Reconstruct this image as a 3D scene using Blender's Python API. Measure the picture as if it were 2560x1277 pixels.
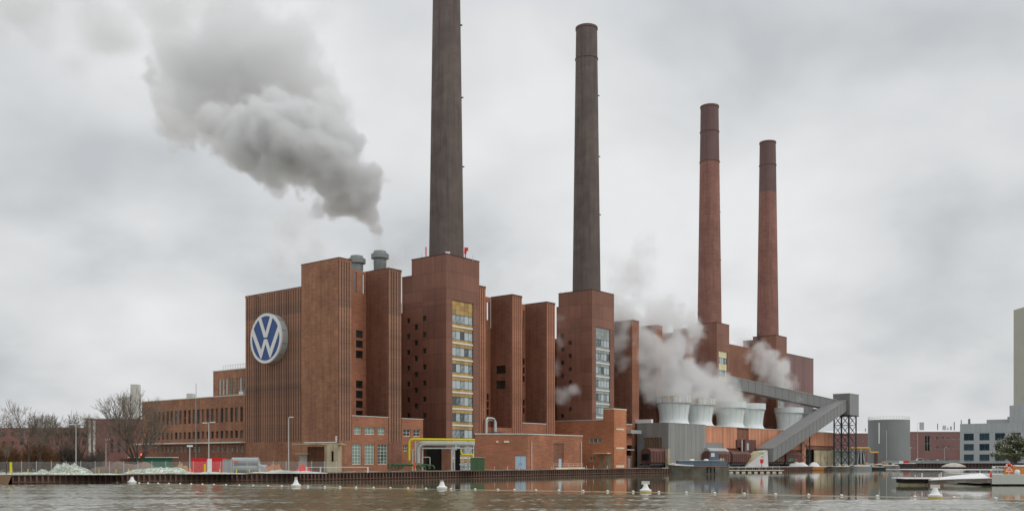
import bpy, math, random, bmesh
from math import radians as R, sin, cos, pi, hypot, atan2
from mathutils import Vector, Matrix, noise as mnoise
for o in list(bpy.data.objects): bpy.data.objects.remove(o)
C = bpy.context.scene.collection
S = bpy.context.scene
random.seed(7)
# ------------------------------------------------------------------ camera
HC, FP, CX, HZ = 3.9, 2400.0, 1280.0, 1147.0       # eye height (m), focal length, centre column and horizon row of the 2560 px wide frame
cam = bpy.data.cameras.new('camera'); co = bpy.data.objects.new('camera', cam); C.objects.link(co)
co.location = (0, 0, HC); co.rotation_euler = (R(90), 0, 0)
cam.sensor_width = 36; cam.lens = 36*FP/2560; cam.shift_y = (HZ-638.5)/2560
cam.clip_start = .5; cam.clip_end = 9000
S.camera = co
# ------------------------------------------------------------------ sky and sun
W = bpy.data.worlds.new('World'); S.world = W; W.use_nodes = True
nt = W.node_tree; nt.nodes.clear(); N = nt.nodes.new; L = nt.links.new
SUN_EL, SUN_AZ = R(48), R(115)                      # azimuth clockwise from +Y (view direction)
sky = N('ShaderNodeTexSky'); sky.sky_type = 'NISHITA'; sky.sun_disc = False
sky.sun_elevation = SUN_EL; sky.sun_rotation = SUN_AZ; sky.air_density = 1.5; sky.dust_density = 4
tc = N('ShaderNodeTexCoord'); sep = N('ShaderNodeSeparateXYZ'); L(tc.outputs['Generated'], sep.inputs[0])
def wm(op, a, b=None, c=None):
    n = N('ShaderNodeMath'); n.operation = op
    for i, x in enumerate((a, b, c)):
        if x is None: continue
        if isinstance(x, (int, float)): n.inputs[i].default_value = x
        else: L(x, n.inputs[i])
    return n.outputs[0]
zz = wm('ADD', wm('MAXIMUM', sep.outputs[2], 0.0), .5)
cmb = N('ShaderNodeCombineXYZ'); L(wm('DIVIDE', sep.outputs[0], zz), cmb.inputs[0]); L(wm('DIVIDE', sep.outputs[1], zz), cmb.inputs[1])
cmb.inputs[2].default_value = 3.7
def wnoise(scale, det, dist, rough=.5, off=0.0):
    m = N('ShaderNodeMapping'); m.inputs['Location'].default_value = (off, off*.7, off*.3); L(cmb.outputs[0], m.inputs[0])
    n = N('ShaderNodeTexNoise'); n.inputs['Scale'].default_value = scale; n.inputs['Detail'].default_value = det
    n.inputs['Distortion'].default_value = dist; n.inputs['Roughness'].default_value = rough; L(m.outputs[0], n.inputs[0]); return n.outputs['Fac']
cl = wm('ADD', wm('MULTIPLY', wnoise(2.0, 3, .1, .45, 2.1), .66), wm('MULTIPLY', wnoise(4.6, 4, .2, .5, 5.3), .34))
ramp = N('ShaderNodeValToRGB'); L(cl, ramp.inputs[0]); e = ramp.color_ramp.elements
e[0].position = .40; e[0].color = (.54, .565, .585, 1); e[1].position = .61; e[1].color = (.82, .83, .84, 1)
m_ = e.new(.49); m_.color = (.69, .705, .72, 1)
bg1 = N('ShaderNodeBackground'); L(sky.outputs[0], bg1.inputs[0]); bg1.inputs[1].default_value = .1
bg2 = N('ShaderNodeBackground'); L(ramp.outputs[0], bg2.inputs[0]); bg2.inputs[1].default_value = 1.0
mx = N('ShaderNodeMixShader'); mx.inputs[0].default_value = .965; L(bg1.outputs[0], mx.inputs[1]); L(bg2.outputs[0], mx.inputs[2])
wo = N('ShaderNodeOutputWorld'); L(mx.outputs[0], wo.inputs[0])
sl = bpy.data.lights.new('sun', 'SUN'); so = bpy.data.objects.new('sun', sl); C.objects.link(so)
sl.energy = .9; sl.angle = R(22); sl.color = (1, .97, .93); so.location = (60, -40, 200)
so.rotation_euler = Vector((-sin(SUN_AZ)*cos(SUN_EL), -cos(SUN_AZ)*cos(SUN_EL), -sin(SUN_EL))).to_track_quat('-Z', 'Y').to_euler()
S.view_settings.view_transform = 'Standard'; S.view_settings.look = 'None'; S.view_settings.exposure = 0; S.view_settings.gamma = 1
try: S.view_settings.use_curve_mapping = False
except Exception: pass
S.render.engine = 'CYCLES'
cy = S.cycles; cy.max_bounces = 10; cy.diffuse_bounces = 3; cy.glossy_bounces = 3; cy.volume_bounces = 6; cy.transparent_max_bounces = 12
cy.volume_step_rate = 1.0; cy.volume_max_steps = 256; cy.use_denoising = True; cy.caustics_reflective = False; cy.caustics_refractive = False
# ------------------------------------------------------------------ plan of the site: b runs along the long front, a runs back from it
AX, BX, ORG, ROT = (-.7789, .6273), (.6273, .7789), (-15.04, 219.5), atan2(.7789, .6273)
def fw(b, a, z=0.0): return Vector((ORG[0]+a*AX[0]+b*BX[0], ORG[1]+a*AX[1]+b*BX[1], z))
def wf(x, y): dx, dy = x-ORG[0], y-ORG[1]; return dx*BX[0]+dy*BX[1], dx*AX[0]+dy*AX[1]
def bu(u, a):                                        # sighting a column onto the plane a = const: b and distance
    r = (u-CX)/FP; px, py = ORG[0]+a*AX[0], ORG[1]+a*AX[1]
    b = (r*py-px)/(BX[0]-r*BX[1]); return b, py+b*BX[1]
def au(u, b):
    r = (u-CX)/FP; px, py = ORG[0]+b*BX[0], ORG[1]+b*BX[1]
    a = (r*py-px)/(AX[0]-r*AX[1]); return a, py+a*AX[1]
def zv(v, d): return HC+(HZ-v)*d/FP
def bz(u, v, a): b, d = bu(u, a); return b, zv(v, d)
def az(u, v, b): a, d = au(u, b); return a, zv(v, d)
def wp(u, d, v=None): return Vector(((u-CX)*d/FP, d, zv(v, d) if v is not None else 0.0))
# ------------------------------------------------------------------ mesh builder
class MB:
    def __init__(s): s.v = []; s.f = []; s.sm = False
    def add(s, vs, fs):
        n = len(s.v); s.v += [tuple(p) for p in vs]; s.f += [tuple(i+n for i in f) for f in fs]; return s
    def box(s, x0, x1, y0, y1, z0, z1):
        if x0 > x1: x0, x1 = x1, x0
        if y0 > y1: y0, y1 = y1, y0
        return s.add([(x0,y0,z0),(x1,y0,z0),(x1,y1,z0),(x0,y1,z0),(x0,y0,z1),(x1,y0,z1),(x1,y1,z1),(x0,y1,z1)],
                     [(0,3,2,1),(4,5,6,7),(0,1,5,4),(1,2,6,5),(2,3,7,6),(3,0,4,7)])
    def cbox(s, cx, cy_, cz, sx, sy, sz, rz=0.0, ry=0.0):
        m = Matrix.Rotation(rz, 3, 'Z') @ Matrix.Rotation(ry, 3, 'Y')
        vs = [m @ Vector((x*sx/2, y*sy/2, z*sz/2)) + Vector((cx, cy_, cz)) for z in (-1, 1) for x, y in ((-1,-1),(1,-1),(1,1),(-1,1))]
        return s.add(vs, [(0,3,2,1),(4,5,6,7),(0,1,5,4),(1,2,6,5),(2,3,7,6),(3,0,4,7)])
    def prism(s, poly, z0, z1):
        n = len(poly); vs = [(x, y, z0) for x, y in poly]+[(x, y, z1) for x, y in poly]
        return s.add(vs, [tuple(range(n))[::-1], tuple(range(n, 2*n))]+[(i, (i+1) % n, n+(i+1) % n, n+i) for i in range(n)])
    def prof(s, pts, p0, p1):                         # polygon pts [(s, z)] swept level from p0 to p1 (xy), s measured to the right of the sweep
        d = Vector((p1[0]-p0[0], p1[1]-p0[1])).normalized(); nx, ny = d.y, -d.x; n = len(pts)
        vs = [(p0[0]+nx*q, p0[1]+ny*q, z) for q, z in pts]+[(p1[0]+nx*q, p1[1]+ny*q, z) for q, z in pts]
        return s.add(vs, [tuple(range(n)), tuple(range(n, 2*n))[::-1]]+[(i, n+i, n+(i+1) % n, (i+1) % n) for i in range(n)])
    def tube(s, p0, p1, r0, r1=None, n=6, caps=True):
        p0, p1 = Vector(p0), Vector(p1); r1 = r0 if r1 is None else r1
        d = (p1-p0); 
        if d.length < 1e-6: return s
        d.normalize(); a = d.orthogonal().normalized(); b = d.cross(a)
        vs = [p0+(a*cos(2*pi*i/n)+b*sin(2*pi*i/n))*r0 for i in range(n)]+[p1+(a*cos(2*pi*i/n)+b*sin(2*pi*i/n))*r1 for i in range(n)]
        fs = [(i, (i+1) % n, n+(i+1) % n, n+i) for i in range(n)]
        if caps: fs += [tuple(range(n))[::-1], tuple(range(n, 2*n))]
        return s.add(vs, fs)
    def pipe(s, pts, r, n=10, bend=.6):               # pipe through points with rounded elbows
        pts = [Vector(p) for p in pts]; out = [pts[0]]
        for i in range(1, len(pts)-1):
            p, q, w = pts[i-1], pts[i], pts[i+1]; k = min(bend, (q-p).length*.45, (w-q).length*.45)
            a, b = q+(p-q).normalized()*k, q+(w-q).normalized()*k
            for t in (0, .25, .5, .75, 1): out.append(a*(1-t)**2+q*2*t*(1-t)+b*t*t)
        out.append(pts[-1]); ring = []; up = None; n0 = len(s.v)
        for i, p in enumerate(out):
            d = ((out[min(i+1, len(out)-1)]-out[max(i-1, 0)])).normalized()
            if up is None: up = d.orthogonal().normalized()
            up = (up-d*up.dot(d)).normalized(); b = d.cross(up)
            for k in range(n): s.v.append(tuple(p+(up*cos(2*pi*k/n)+b*sin(2*pi*k/n))*r))
        for i in range(len(out)-1):
            for k in range(n): s.f.append((n0+i*n+k, n0+i*n+(k+1) % n, n0+(i+1)*n+(k+1) % n, n0+(i+1)*n+k))
        s.f += [tuple(n0+k for k in range(n))[::-1], tuple(n0+(len(out)-1)*n+k for k in range(n))]
        s.sm = True; return s
    def lathe(s, prof, cx, cy_, n=32, cap0=True, cap1=True):
        n0 = len(s.v)
        for r, z in prof:
            for k in range(n): s.v.append((cx+r*cos(2*pi*k/n), cy_+r*sin(2*pi*k/n), z))
        for i in range(len(prof)-1):
            for k in range(n): s.f.append((n0+i*n+k, n0+i*n+(k+1) % n, n0+(i+1)*n+(k+1) % n, n0+(i+1)*n+k))
        if cap0: s.f.append(tuple(n0+k for k in range(n))[::-1])
        if cap1: s.f.append(tuple(n0+(len(prof)-1)*n+k for k in range(n)))
        s.sm = True; return s
    def skin(s, ax, pl, s0, s1, z0, z1, holes=(), dep=.35, edge=None):
        """outer leaf of a wall with real openings; ax 'x': spans b, faces -a; ax 'y': spans a, faces -b"""
        edge = dep if edge is None else edge
        def pt(q, w, z): return (q, pl+w, z) if ax == 'x' else (pl+w, q, z)
        hs = [h for h in holes if h[0] < s1 and h[1] > s0 and h[2] < z1 and h[3] > z0]
        hs = [(max(h[0], s0), min(h[1], s1), max(h[2], z0), min(h[3], z1)) for h in hs]
        zs = sorted({z0, z1, *[h[2] for h in hs], *[h[3] for h in hs]})
        for za, zb in zip(zs, zs[1:]):
            if zb-za < 1e-5: continue
            zm = (za+zb)/2; row = sorted([(h[0], h[1]) for h in hs if h[2] < zm < h[3]]); cur = s0
            for a, b in row+[(s1, s1)]:
                if a-cur > 1e-5: s.add([pt(cur, 0, za), pt(a, 0, za), pt(a, 0, zb), pt(cur, 0, zb)], [(0, 1, 2, 3)])
                cur = max(cur, b)
        for a, b, c, d in hs:
            s.add([pt(a,0,c),pt(b,0,c),pt(b,0,d),pt(a,0,d),pt(a,dep,c),pt(b,dep,c),pt(b,dep,d),pt(a,dep,d)], [(0,1,5,4),(1,2,6,5),(2,3,7,6),(3,0,4,7)])
        if edge: s.add([pt(s0,0,z0),pt(s1,0,z0),pt(s1,0,z1),pt(s0,0,z1),pt(s0,edge,z0),pt(s1,edge,z0),pt(s1,edge,z1),pt(s0,edge,z1)], [(0,1,5,4),(1,2,6,5),(2,3,7,6),(3,0,4,7)])
        return s
    def mesh(s, name, org=(0, 0, 0)):
        me = bpy.data.meshes.new(name); me.from_pydata([(x-org[0], y-org[1], z-org[2]) for x, y, z in s.v], [], s.f)
        if s.sm: 
            me.polygons.foreach_set('use_smooth', [True]*len(me.polygons))
            try: me.set_sharp_from_angle(angle=R(38))
            except Exception: pass
        me.update(); return me
class Thing:
    """an Empty at the base of a thing; coordinates of its parts are given in the plan frame ('F') or in world metres ('W')"""
    def __init__(s, name, label, cat, org, frame='F', group=None, kind=None):
        s.o = bpy.data.objects.new(name, None); C.objects.link(s.o); s.org = tuple(org); s.frame = frame; s.cache = {}
        s.o.empty_display_size = .5
        if frame == 'F': s.o.location = fw(*org); s.o.rotation_euler = (0, 0, ROT)
        elif isinstance(frame, tuple):                # (x, y, angle): a frame of the thing's own
            ox, oy, an = frame; s.o.location = (ox+org[0]*cos(an)-org[1]*sin(an), oy+org[0]*sin(an)+org[1]*cos(an), org[2]); s.o.rotation_euler = (0, 0, an)
        else: s.o.location = org
        if label: s.o['label'] = label; s.o['category'] = cat
        if group: s.o['group'] = group
        if kind: s.o['kind'] = kind
    def part(s, name, mb, mat, parent=None, label=None, kind=None):
        me = mb.mesh(name, s.org); me.materials.append(mat); o = bpy.data.objects.new(name, me); C.objects.link(o); o.parent = parent or s.o
        if label: o['label'] = label
        if kind: o['kind'] = kind
        return o
    def rep(s, name, key, fn, mat, pos, parent=None, ppos=None, rz=0.0):    # alike pieces share one mesh
        k = (name, key, mat.name)
        if k not in MESH:
            mb = fn(); me = mb.mesh(name); me.materials.append(mat); MESH[k] = me
        o = bpy.data.objects.new(name, MESH[k]); C.objects.link(o); o.parent = parent or s.o
        q = ppos if ppos is not None else s.org
        o.location = (pos[0]-q[0], pos[1]-q[1], pos[2]-q[2]); o.rotation_euler.z = rz; return o
MESH = {}
def solo(name, mb, mat, label=None, cat=None, org=(0, 0, 0), frame='W', group=None, kind=None):
    me = mb.mesh(name, org); me.materials.append(mat); o = bpy.data.objects.new(name, me); C.objects.link(o)
    if frame == 'F': o.location = fw(*org); o.rotation_euler = (0, 0, ROT)
    else: o.location = org
    if label: o['label'] = label; o['category'] = cat
    if group: o['group'] = group
    if kind: o['kind'] = kind
    return o
def copy_tree(o, parent=None):
    c = o.copy(); C.objects.link(c)
    if parent: c.parent = parent
    for ch in o.children: copy_tree(ch, c)
    return c
# ------------------------------------------------------------------ materials
def lin(c): c /= 255.0; return c/12.92 if c <= .04045 else ((c+.055)/1.055)**2.4
def rgb(r, g, b, k=1.0):
    c = [lin(x)*k for x in (r, g, b)]; m = (c[0]+c[1]*2+c[2])/4; q = .22 if c[0] > c[2]*1.5 and k >= 1.6 else 0
    return tuple(min(.9, x*(1-q)+m*q) for x in c)+(1,)
class NT:
    def __init__(s, name):
        s.m = bpy.data.materials.new(name); s.m.use_nodes = True; s.t = s.m.node_tree; s.b = s.t.nodes['Principled BSDF']; s.out = s.t.nodes['Material Output']
        s.tc = s.n('ShaderNodeTexCoord')
    def n(s, t): return s.t.nodes.new(t)
    def l(s, a, b): s.t.links.new(a, b)
    def math(s, op, a, b=None, c=None, clamp=False):
        n = s.n('ShaderNodeMath'); n.operation = op; n.use_clamp = clamp
        for i, x in enumerate((a, b, c)):
            if x is None: continue
            if isinstance(x, (int, float)): n.inputs[i].default_value = x
            else: s.l(x, n.inputs[i])
        return n.outputs[0]
    def noise(s, sc=(1, 1, 1), scale=1, det=3, rough=.55, dist=0, coord='Object', src=None):
        m = s.n('ShaderNodeMapping'); m.inputs['Scale'].default_value = sc; s.l(src or s.tc.outputs[coord], m.inputs[0])
        n = s.n('ShaderNodeTexNoise'); n.inputs['Scale'].default_value = scale; n.inputs['Detail'].default_value = det
        n.inputs['Roughness'].default_value = rough; n.inputs['Distortion'].default_value = dist; s.l(m.outputs[0], n.inputs[0]); return n.outputs['Fac']
    def mix(s, f, a, b, mode='MIX'):
        n = s.n('ShaderNodeMix'); n.data_type = 'RGBA'; n.blend_type = mode
        for i, x in ((0, f), (6, a), (7, b)):
            if isinstance(x, (int, float)): n.inputs[i].default_value = x
            elif isinstance(x, tuple): n.inputs[i].default_value = x
            else: s.l(x, n.inputs[i])
        return n.outputs[2]
    def rng(s, x, a, b, c=0.0, d=1.0):
        n = s.n('ShaderNodeMapRange'); s.l(x, n.inputs[0])
        for i, q in enumerate((a, b, c, d)): n.inputs[i+1].default_value = q
        return n.outputs[0]
def sc3(c, k): return tuple(min(.9, x*k) for x in c[:3])+(1,)
def wall(name, c, rough=.85, var=.25, streak=.25, course=0.0, tone=None, rand=0.0, brick=False, spec=.3):
    """matt wall or metal surface: broad blotches, rain streaks, fine grain, optional brick courses"""
    M = NT(name); base = c
    col = M.mix(M.rng(M.noise(scale=.13, det=4), .3, .7), sc3(c, 1-var), sc3(c, 1+var*.8))
    if tone: col = M.mix(M.math('MULTIPLY', M.rng(M.noise(scale=.3, det=5, rough=.6), .42, .68), .8), col, tone)
    if brick:
        gx = M.noise(sc=(.3, .3, 2.2), scale=1.5, det=6, rough=.8)
        col = M.mix(M.rng(gx, .32, .68), sc3_node(M, col, .7), sc3_node(M, col, 1.28))
    else:
        col = M.mix(M.rng(M.noise(scale=3, det=3, rough=.7), .3, .7), sc3_node(M, col, .93), sc3_node(M, col, 1.06))
    if streak: col = M.mix(M.math('MULTIPLY', M.rng(M.noise(sc=(1.1, 1.1, .05), scale=1.2, det=5, rough=.65), .46, .7), streak), col, sc3(c, .45))
    if rand:
        oi = M.n('ShaderNodeObjectInfo'); col = M.mix(1.0, col, M.mix(oi.outputs['Random'], (1-rand,)*3+(1,), (1+rand*.5,)*3+(1,)), 'MULTIPLY')
    M.l(col, M.b.inputs['Base Color']); M.b.inputs['Roughness'].default_value = rough; M.b.inputs['Specular IOR Level'].default_value = spec
    if brick:
        bp = M.n('ShaderNodeBump'); bp.inputs['Strength'].default_value = .4; bp.inputs['Distance'].default_value = .05; M.l(gx, bp.inputs['Height']); M.l(bp.outputs[0], M.b.inputs['Normal'])
    return M.m
def sc3_node(M, col, k): return M.mix(1.0, col, (k, k, k, 1), 'MULTIPLY')
def glass(name, dark, light, p=.5, rough=.12):
    M = NT(name); oi = M.n('ShaderNodeObjectInfo')
    nz = M.noise(scale=.9, det=1)
    f = M.math('ADD', M.math('MULTIPLY', oi.outputs['Random'], .75), M.math('MULTIPLY', nz, .5))
    M.l(M.mix(M.rng(f, p, p+.35), dark, light), M.b.inputs['Base Color']); M.b.inputs['Roughness'].default_value = rough; M.b.inputs['Specular IOR Level'].default_value = .6
    return M.m
def metal(name, c, rough=.45, met=0.0, **k):
    m = wall(name, c, rough=rough, **k); m.node_tree.nodes['Principled BSDF'].inputs['Metallic'].default_value = met; return m
K = 1.7
M_brick = wall('brick_brown', rgb(134, 88, 62, K), brick=True, streak=.5, tone=rgb(150, 102, 68, K))
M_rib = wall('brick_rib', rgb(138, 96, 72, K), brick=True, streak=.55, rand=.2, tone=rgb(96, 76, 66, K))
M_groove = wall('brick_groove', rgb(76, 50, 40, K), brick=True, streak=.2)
M_brick2 = wall('brick_red_brown', rgb(120, 78, 58, K), brick=True, streak=.5)
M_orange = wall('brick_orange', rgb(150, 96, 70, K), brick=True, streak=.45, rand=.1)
M_low = wall('brick_low', rgb(148, 90, 60, K), brick=True, streak=.18, tone=rgb(128, 84, 58, K))
M_hi = wall('brick_high_orange', rgb(172, 104, 64, K), brick=True, streak=.12)
M_panel = wall('cladding_panel', rgb(122, 78, 60, K), rough=.55, var=.12, streak=.4, rand=.14)
M_joint = wall('cladding_joint', rgb(84, 56, 44, K), var=.05, streak=0)
M_purple = wall('cladding_purple', rgb(116, 84, 80, K), rough=.6, var=.1, streak=.25, rand=.12)
M_chim = wall('chimney_dark', rgb(92, 80, 74, K), var=.2, streak=.6, tone=rgb(76, 68, 66, K))
M_chimr = wall('chimney_red', rgb(126, 84, 72, K), var=.2, streak=.5, brick=True)
M_chimd = wall('chimney_sooty', rgb(98, 74, 70, K), var=.15, streak=.3)
M_wood = wall('cladding_orange', rgb(192, 124, 86, 1.6), rough=.6, var=.15, streak=.45, rand=.2)
M_corr = metal('sheet_grey', rgb(124, 124, 122, K), rough=.5, var=.08, streak=.15, rand=.12)
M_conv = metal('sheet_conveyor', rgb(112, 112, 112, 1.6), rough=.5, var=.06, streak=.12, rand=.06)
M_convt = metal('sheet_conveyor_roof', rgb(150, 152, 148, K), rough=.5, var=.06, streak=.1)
M_steel = metal('steel_dark', rgb(60, 64, 68, 1.4), rough=.5, var=.1, streak=.1)
M_galv = metal('steel_galvanised', rgb(176, 178, 176, 1.5), rough=.4, met=.3, var=.1, streak=.15)
M_vent = metal('vent_grey', rgb(128, 134, 132, 1.3), rough=.5, var=.1, streak=.3)
M_white = wall('white_shell', rgb(208, 220, 226, 1.3), rough=.6, var=.05, streak=.18)
M_rusty = wall('white_shell_rusty', rgb(208, 214, 214, 1.3), rough=.7, var=.05, streak=.9, tone=rgb(190, 160, 120, 1.2))
M_conc = wall('concrete', rgb(176, 164, 138, 1.3), var=.2, streak=.5, tone=rgb(130, 116, 92, 1.3))
M_concg = wall('concrete_grey', rgb(176, 178, 174, 1.4), var=.08, streak=.12)
M_cream = wall('cream_band', rgb(214, 202, 176, 1.3), var=.08, streak=.15)
M_coping = wall('coping_grey', rgb(196, 196, 190, 1.3), var=.1, streak=.1)
M_yelp = wall('spandrel_yellow', rgb(172, 142, 90, 1.4), rough=.4, var=.15, streak=.2, rand=.28)
M_crmp = wall('spandrel_cream', rgb(214, 204, 160, 1.3), rough=.4, var=.1, streak=.1, rand=.12)
M_gryp = wall('spandrel_grey', rgb(140, 146, 144, 1.5), rough=.4, var=.1, streak=.1, rand=.2)
M_sillw = wall('sill_white', rgb(216, 214, 200, 1.4), var=.05, streak=.1)
G_strip = glass('glass_strip', rgb(70, 84, 88, 1.0), rgb(170, 180, 184, 1.3), .35)
G_dark = glass('glass_dark', rgb(28, 32, 32), rgb(64, 72, 72), .6)
G_green = glass('glass_green', rgb(44, 58, 54), rgb(122, 142, 132, 1.2), .2)
G_wing = glass('glass_wing', rgb(48, 54, 58), rgb(120, 126, 126, 1.2), .45)
G_office = glass('glass_office', rgb(40, 58, 70), rgb(66, 92, 104), .4)
M_frame = wall('window_frame', rgb(206, 208, 198, 1.3), rough=.5, var=.04, streak=.08)
M_framed = wall('window_frame_dark', rgb(84, 84, 82, 1.3), rough=.5, var=.04, streak=0)
M_dark = wall('dark_void', rgb(24, 23, 22), var=.1, streak=0)
M_slat = wall('louvre_dark', rgb(56, 54, 50), var=.1, streak=0)
M_yellow = metal('paint_yellow', rgb(226, 184, 30, 1.5), rough=.4, var=.08, streak=.08)
M_red = metal('paint_red', rgb(206, 44, 50, 1.4), rough=.45, var=.1, streak=.12)
M_orng = metal('paint_orange', rgb(226, 92, 50, 1.4), rough=.45, var=.1, streak=.05)
M_green = metal('paint_green', rgb(66, 92, 64, 1.5), rough=.55, var=.1, streak=.15)
M_teal = metal('paint_teal', rgb(52, 112, 92, 1.5), rough=.55, var=.1, streak=.15)
M_bdoor = metal('door_blue_grey', rgb(150, 172, 188, 1.5), rough=.5, var=.06, streak=.08)
M_wag = metal('wagon_red', rgb(96, 60, 54, 1.6), rough=.6, var=.25, streak=.5)
M_pile = wall('sheet_pile_rust', rgb(98, 74, 66, 1.7), rough=.8, var=.35, streak=.5, tone=rgb(108, 70, 52, 1.6), rand=.3)
M_paintw = wall('paint_white', rgb(228, 230, 228, 1.3), rough=.5, var=.04, streak=.08)
M_snow = wall('snow', rgb(232, 236, 240, 1.15), rough=.6, var=.06, streak=0)
M_off = wall('office_cladding', rgb(164, 168, 172, 1.4), rough=.6, var=.04, streak=.08, rand=.05)
M_far = wall('far_brick', rgb(124, 94, 92, 1.5), var=.1, streak=.1)
M_farl = wall('far_brick_left', rgb(122, 88, 82, 1.5), var=.15, streak=.1)
M_tank = metal('tank_grey', rgb(116, 120, 120, 1.6), rough=.5, var=.06, streak=.15)
M_pale = wall('pale_render', rgb(188, 188, 180, 1.3), var=.05, streak=.05)
M_beige = wall('beige_shaft', rgb(172, 171, 160, 1.2), var=.04, streak=.05)
M_blue = metal('hull_blue', rgb(84, 100, 118, 1.5), rough=.5, var=.1, streak=.15)
M_hull = metal('hull_grey', rgb(120, 120, 114, 1.5), rough=.6, var=.3, streak=.6, tone=rgb(84, 64, 50, 1.3))
M_tarp = metal('tarp_grey', rgb(150, 154, 156, 1.5), rough=.5, var=.15, streak=.1)
M_timber = wall('timber_orange', rgb(178, 118, 58, 1.4), rough=.6, var=.12, streak=.3, rand=.2)
# ------------------------------------------------------------------ ground and water
GZ = 1.45
def Wd(u, d): return ((u-CX)/FP*d, d)
quay = [Wd(-1500, 120)+(1.2,), Wd(-400, 146)+(1.4,), Wd(30, 151)+(GZ,), Wd(640, 168.2)+(GZ,), tuple(fw(-52.7, -12.5))[:2]+(GZ,), tuple(fw(76, -12.5))[:2]+(GZ,),
        tuple(fw(96, -12.5))[:2]+(GZ,), tuple(fw(108, -20))[:2]+(GZ,), tuple(fw(165, -22))[:2]+(GZ,), tuple(fw(215, -24))[:2]+(1.8,), Wd(2215, 398)+(2.1,), Wd(2290, 424)+(2.3,), Wd(3000, 436)+(2.3,), Wd(5200, 436)+(2.3,)]
g = MB(); rings = [1.0, 1.06, 1.5, 4, 20]
for (xa, ya, za), (xb, yb, zb) in zip(quay, quay[1:]):
    for k0, k1 in zip(rings, rings[1:]): g.add([(xa*k0, ya*k0, za), (xb*k0, yb*k0, zb), (xb*k1, yb*k1, zb), (xa*k1, ya*k1, za)], [(0, 1, 2, 3)])
M = NT('ground_gravel_snow')
c = M.mix(M.rng(M.noise(scale=.15, det=5), .35, .65), rgb(128, 116, 96, 1.2), rgb(104, 106, 78, 1.2))
c = M.mix(M.rng(M.noise(scale=2.5, det=3), .3, .7), sc3_node(M, c, .7), c)
c = M.mix(M.math('MULTIPLY', M.rng(M.noise(scale=.4, det=6, rough=.65), .52, .6), .8), c, rgb(222, 226, 226, 1.1))
M.l(c, M.b.inputs['Base Color']); M.b.inputs['Roughness'].default_value = .9
solo('ground', g, M.m, kind='structure')
# water: one sheet whose waves are real geometry where the wind touches it, calm mirror further out
import numpy as np
def sstep(x, a, b): t = min(1, max(0, (x-a)/(b-a))); return t*t*(3-2*t)
ys = [4, 30, 55, 62]+[62+.30*i*(1+i*.0009) for i in range(1, 330)]; ys = [y for y in ys if y < 186]+[200, 230, 270, 320, 380, 480]
ts = [-9, -4, -2, -1.0, -.72]+[-.6+1.2*i/460 for i in range(461)]+[.72, 1.0, 2, 4, 9]
vs, rp = [], []; nz = mnoise.noise
for y in ys:
    fy_ = sstep(y, 60, 66)*(1-sstep(y, 170, 184))
    for t in ts:
        x = t*y; z = 0; r = 0
        if fy_ > 0 and abs(t) < .61:
            ln = 112-.34*x+30*nz(Vector((x*.02, y*.09, 0))); near = sstep(ln-y, -8, 9)
            stk = sstep(nz(Vector((x*.014, y*.17, 4)))+.5*nz(Vector((x*.04, y*.4, 9))), -.25, .25)
            lf = sstep(-x, 12, 60); r = max(near*(.45+.55*stk), lf*(.12+.88*stk))
            w = nz(Vector((x*.9, y*1.1, 1)))*.6+nz(Vector((x*1.7, y*1.7, 5)))*.42+nz(Vector((x*2.1, y*2.0, 8)))*.2
            z = fy_*w*(.005+.17*r); r *= fy_
        vs.append((x, y, z)); rp.append(r)
nc = len(ts); fs = [(i*nc+j, i*nc+j+1, (i+1)*nc+j+1, (i+1)*nc+j) for i in range(len(ys)-1) for j in range(nc-1)]
me = bpy.data.meshes.new('water'); me.from_pydata(vs, [], fs); me.polygons.foreach_set('use_smooth', [True]*len(fs))
at = me.attributes.new('ripple', 'FLOAT', 'POINT'); at.data.foreach_set('value', rp)
wo_ = bpy.data.objects.new('water', me); C.objects.link(wo_); wo_['kind'] = 'structure'
M = NT('water_harbour'); an_ = M.n('ShaderNodeAttribute'); an_.attribute_name = 'ripple'; rip = an_.outputs['Fac']
h1 = M.noise(sc=(1.3, 1.0, 1), scale=2.4, det=4, rough=.65, dist=.6); h2 = M.noise(sc=(.22, .5, 1), scale=1.0, det=3, rough=.5)
b1 = M.n('ShaderNodeBump'); b1.inputs['Distance'].default_value = .04; M.l(M.math('ADD', M.math('MULTIPLY', rip, .6), .03), b1.inputs['Strength']); M.l(h1, b1.inputs['Height'])
b2 = M.n('ShaderNodeBump'); b2.inputs['Distance'].default_value = .10; b2.inputs['Strength'].default_value = .09; M.l(h2, b2.inputs['Height']); M.l(b1.outputs[0], b2.inputs['Normal'])
M.l(b2.outputs[0], M.b.inputs['Normal'])
M.b.inputs['Base Color'].default_value = rgb(112, 110, 84, 1.0); M.l(M.math('ADD', M.math('MULTIPLY', rip, .12), .035), M.b.inputs['Roughness'])
M.b.inputs['IOR'].default_value = 2.0; me.materials.append(M.m)
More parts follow.
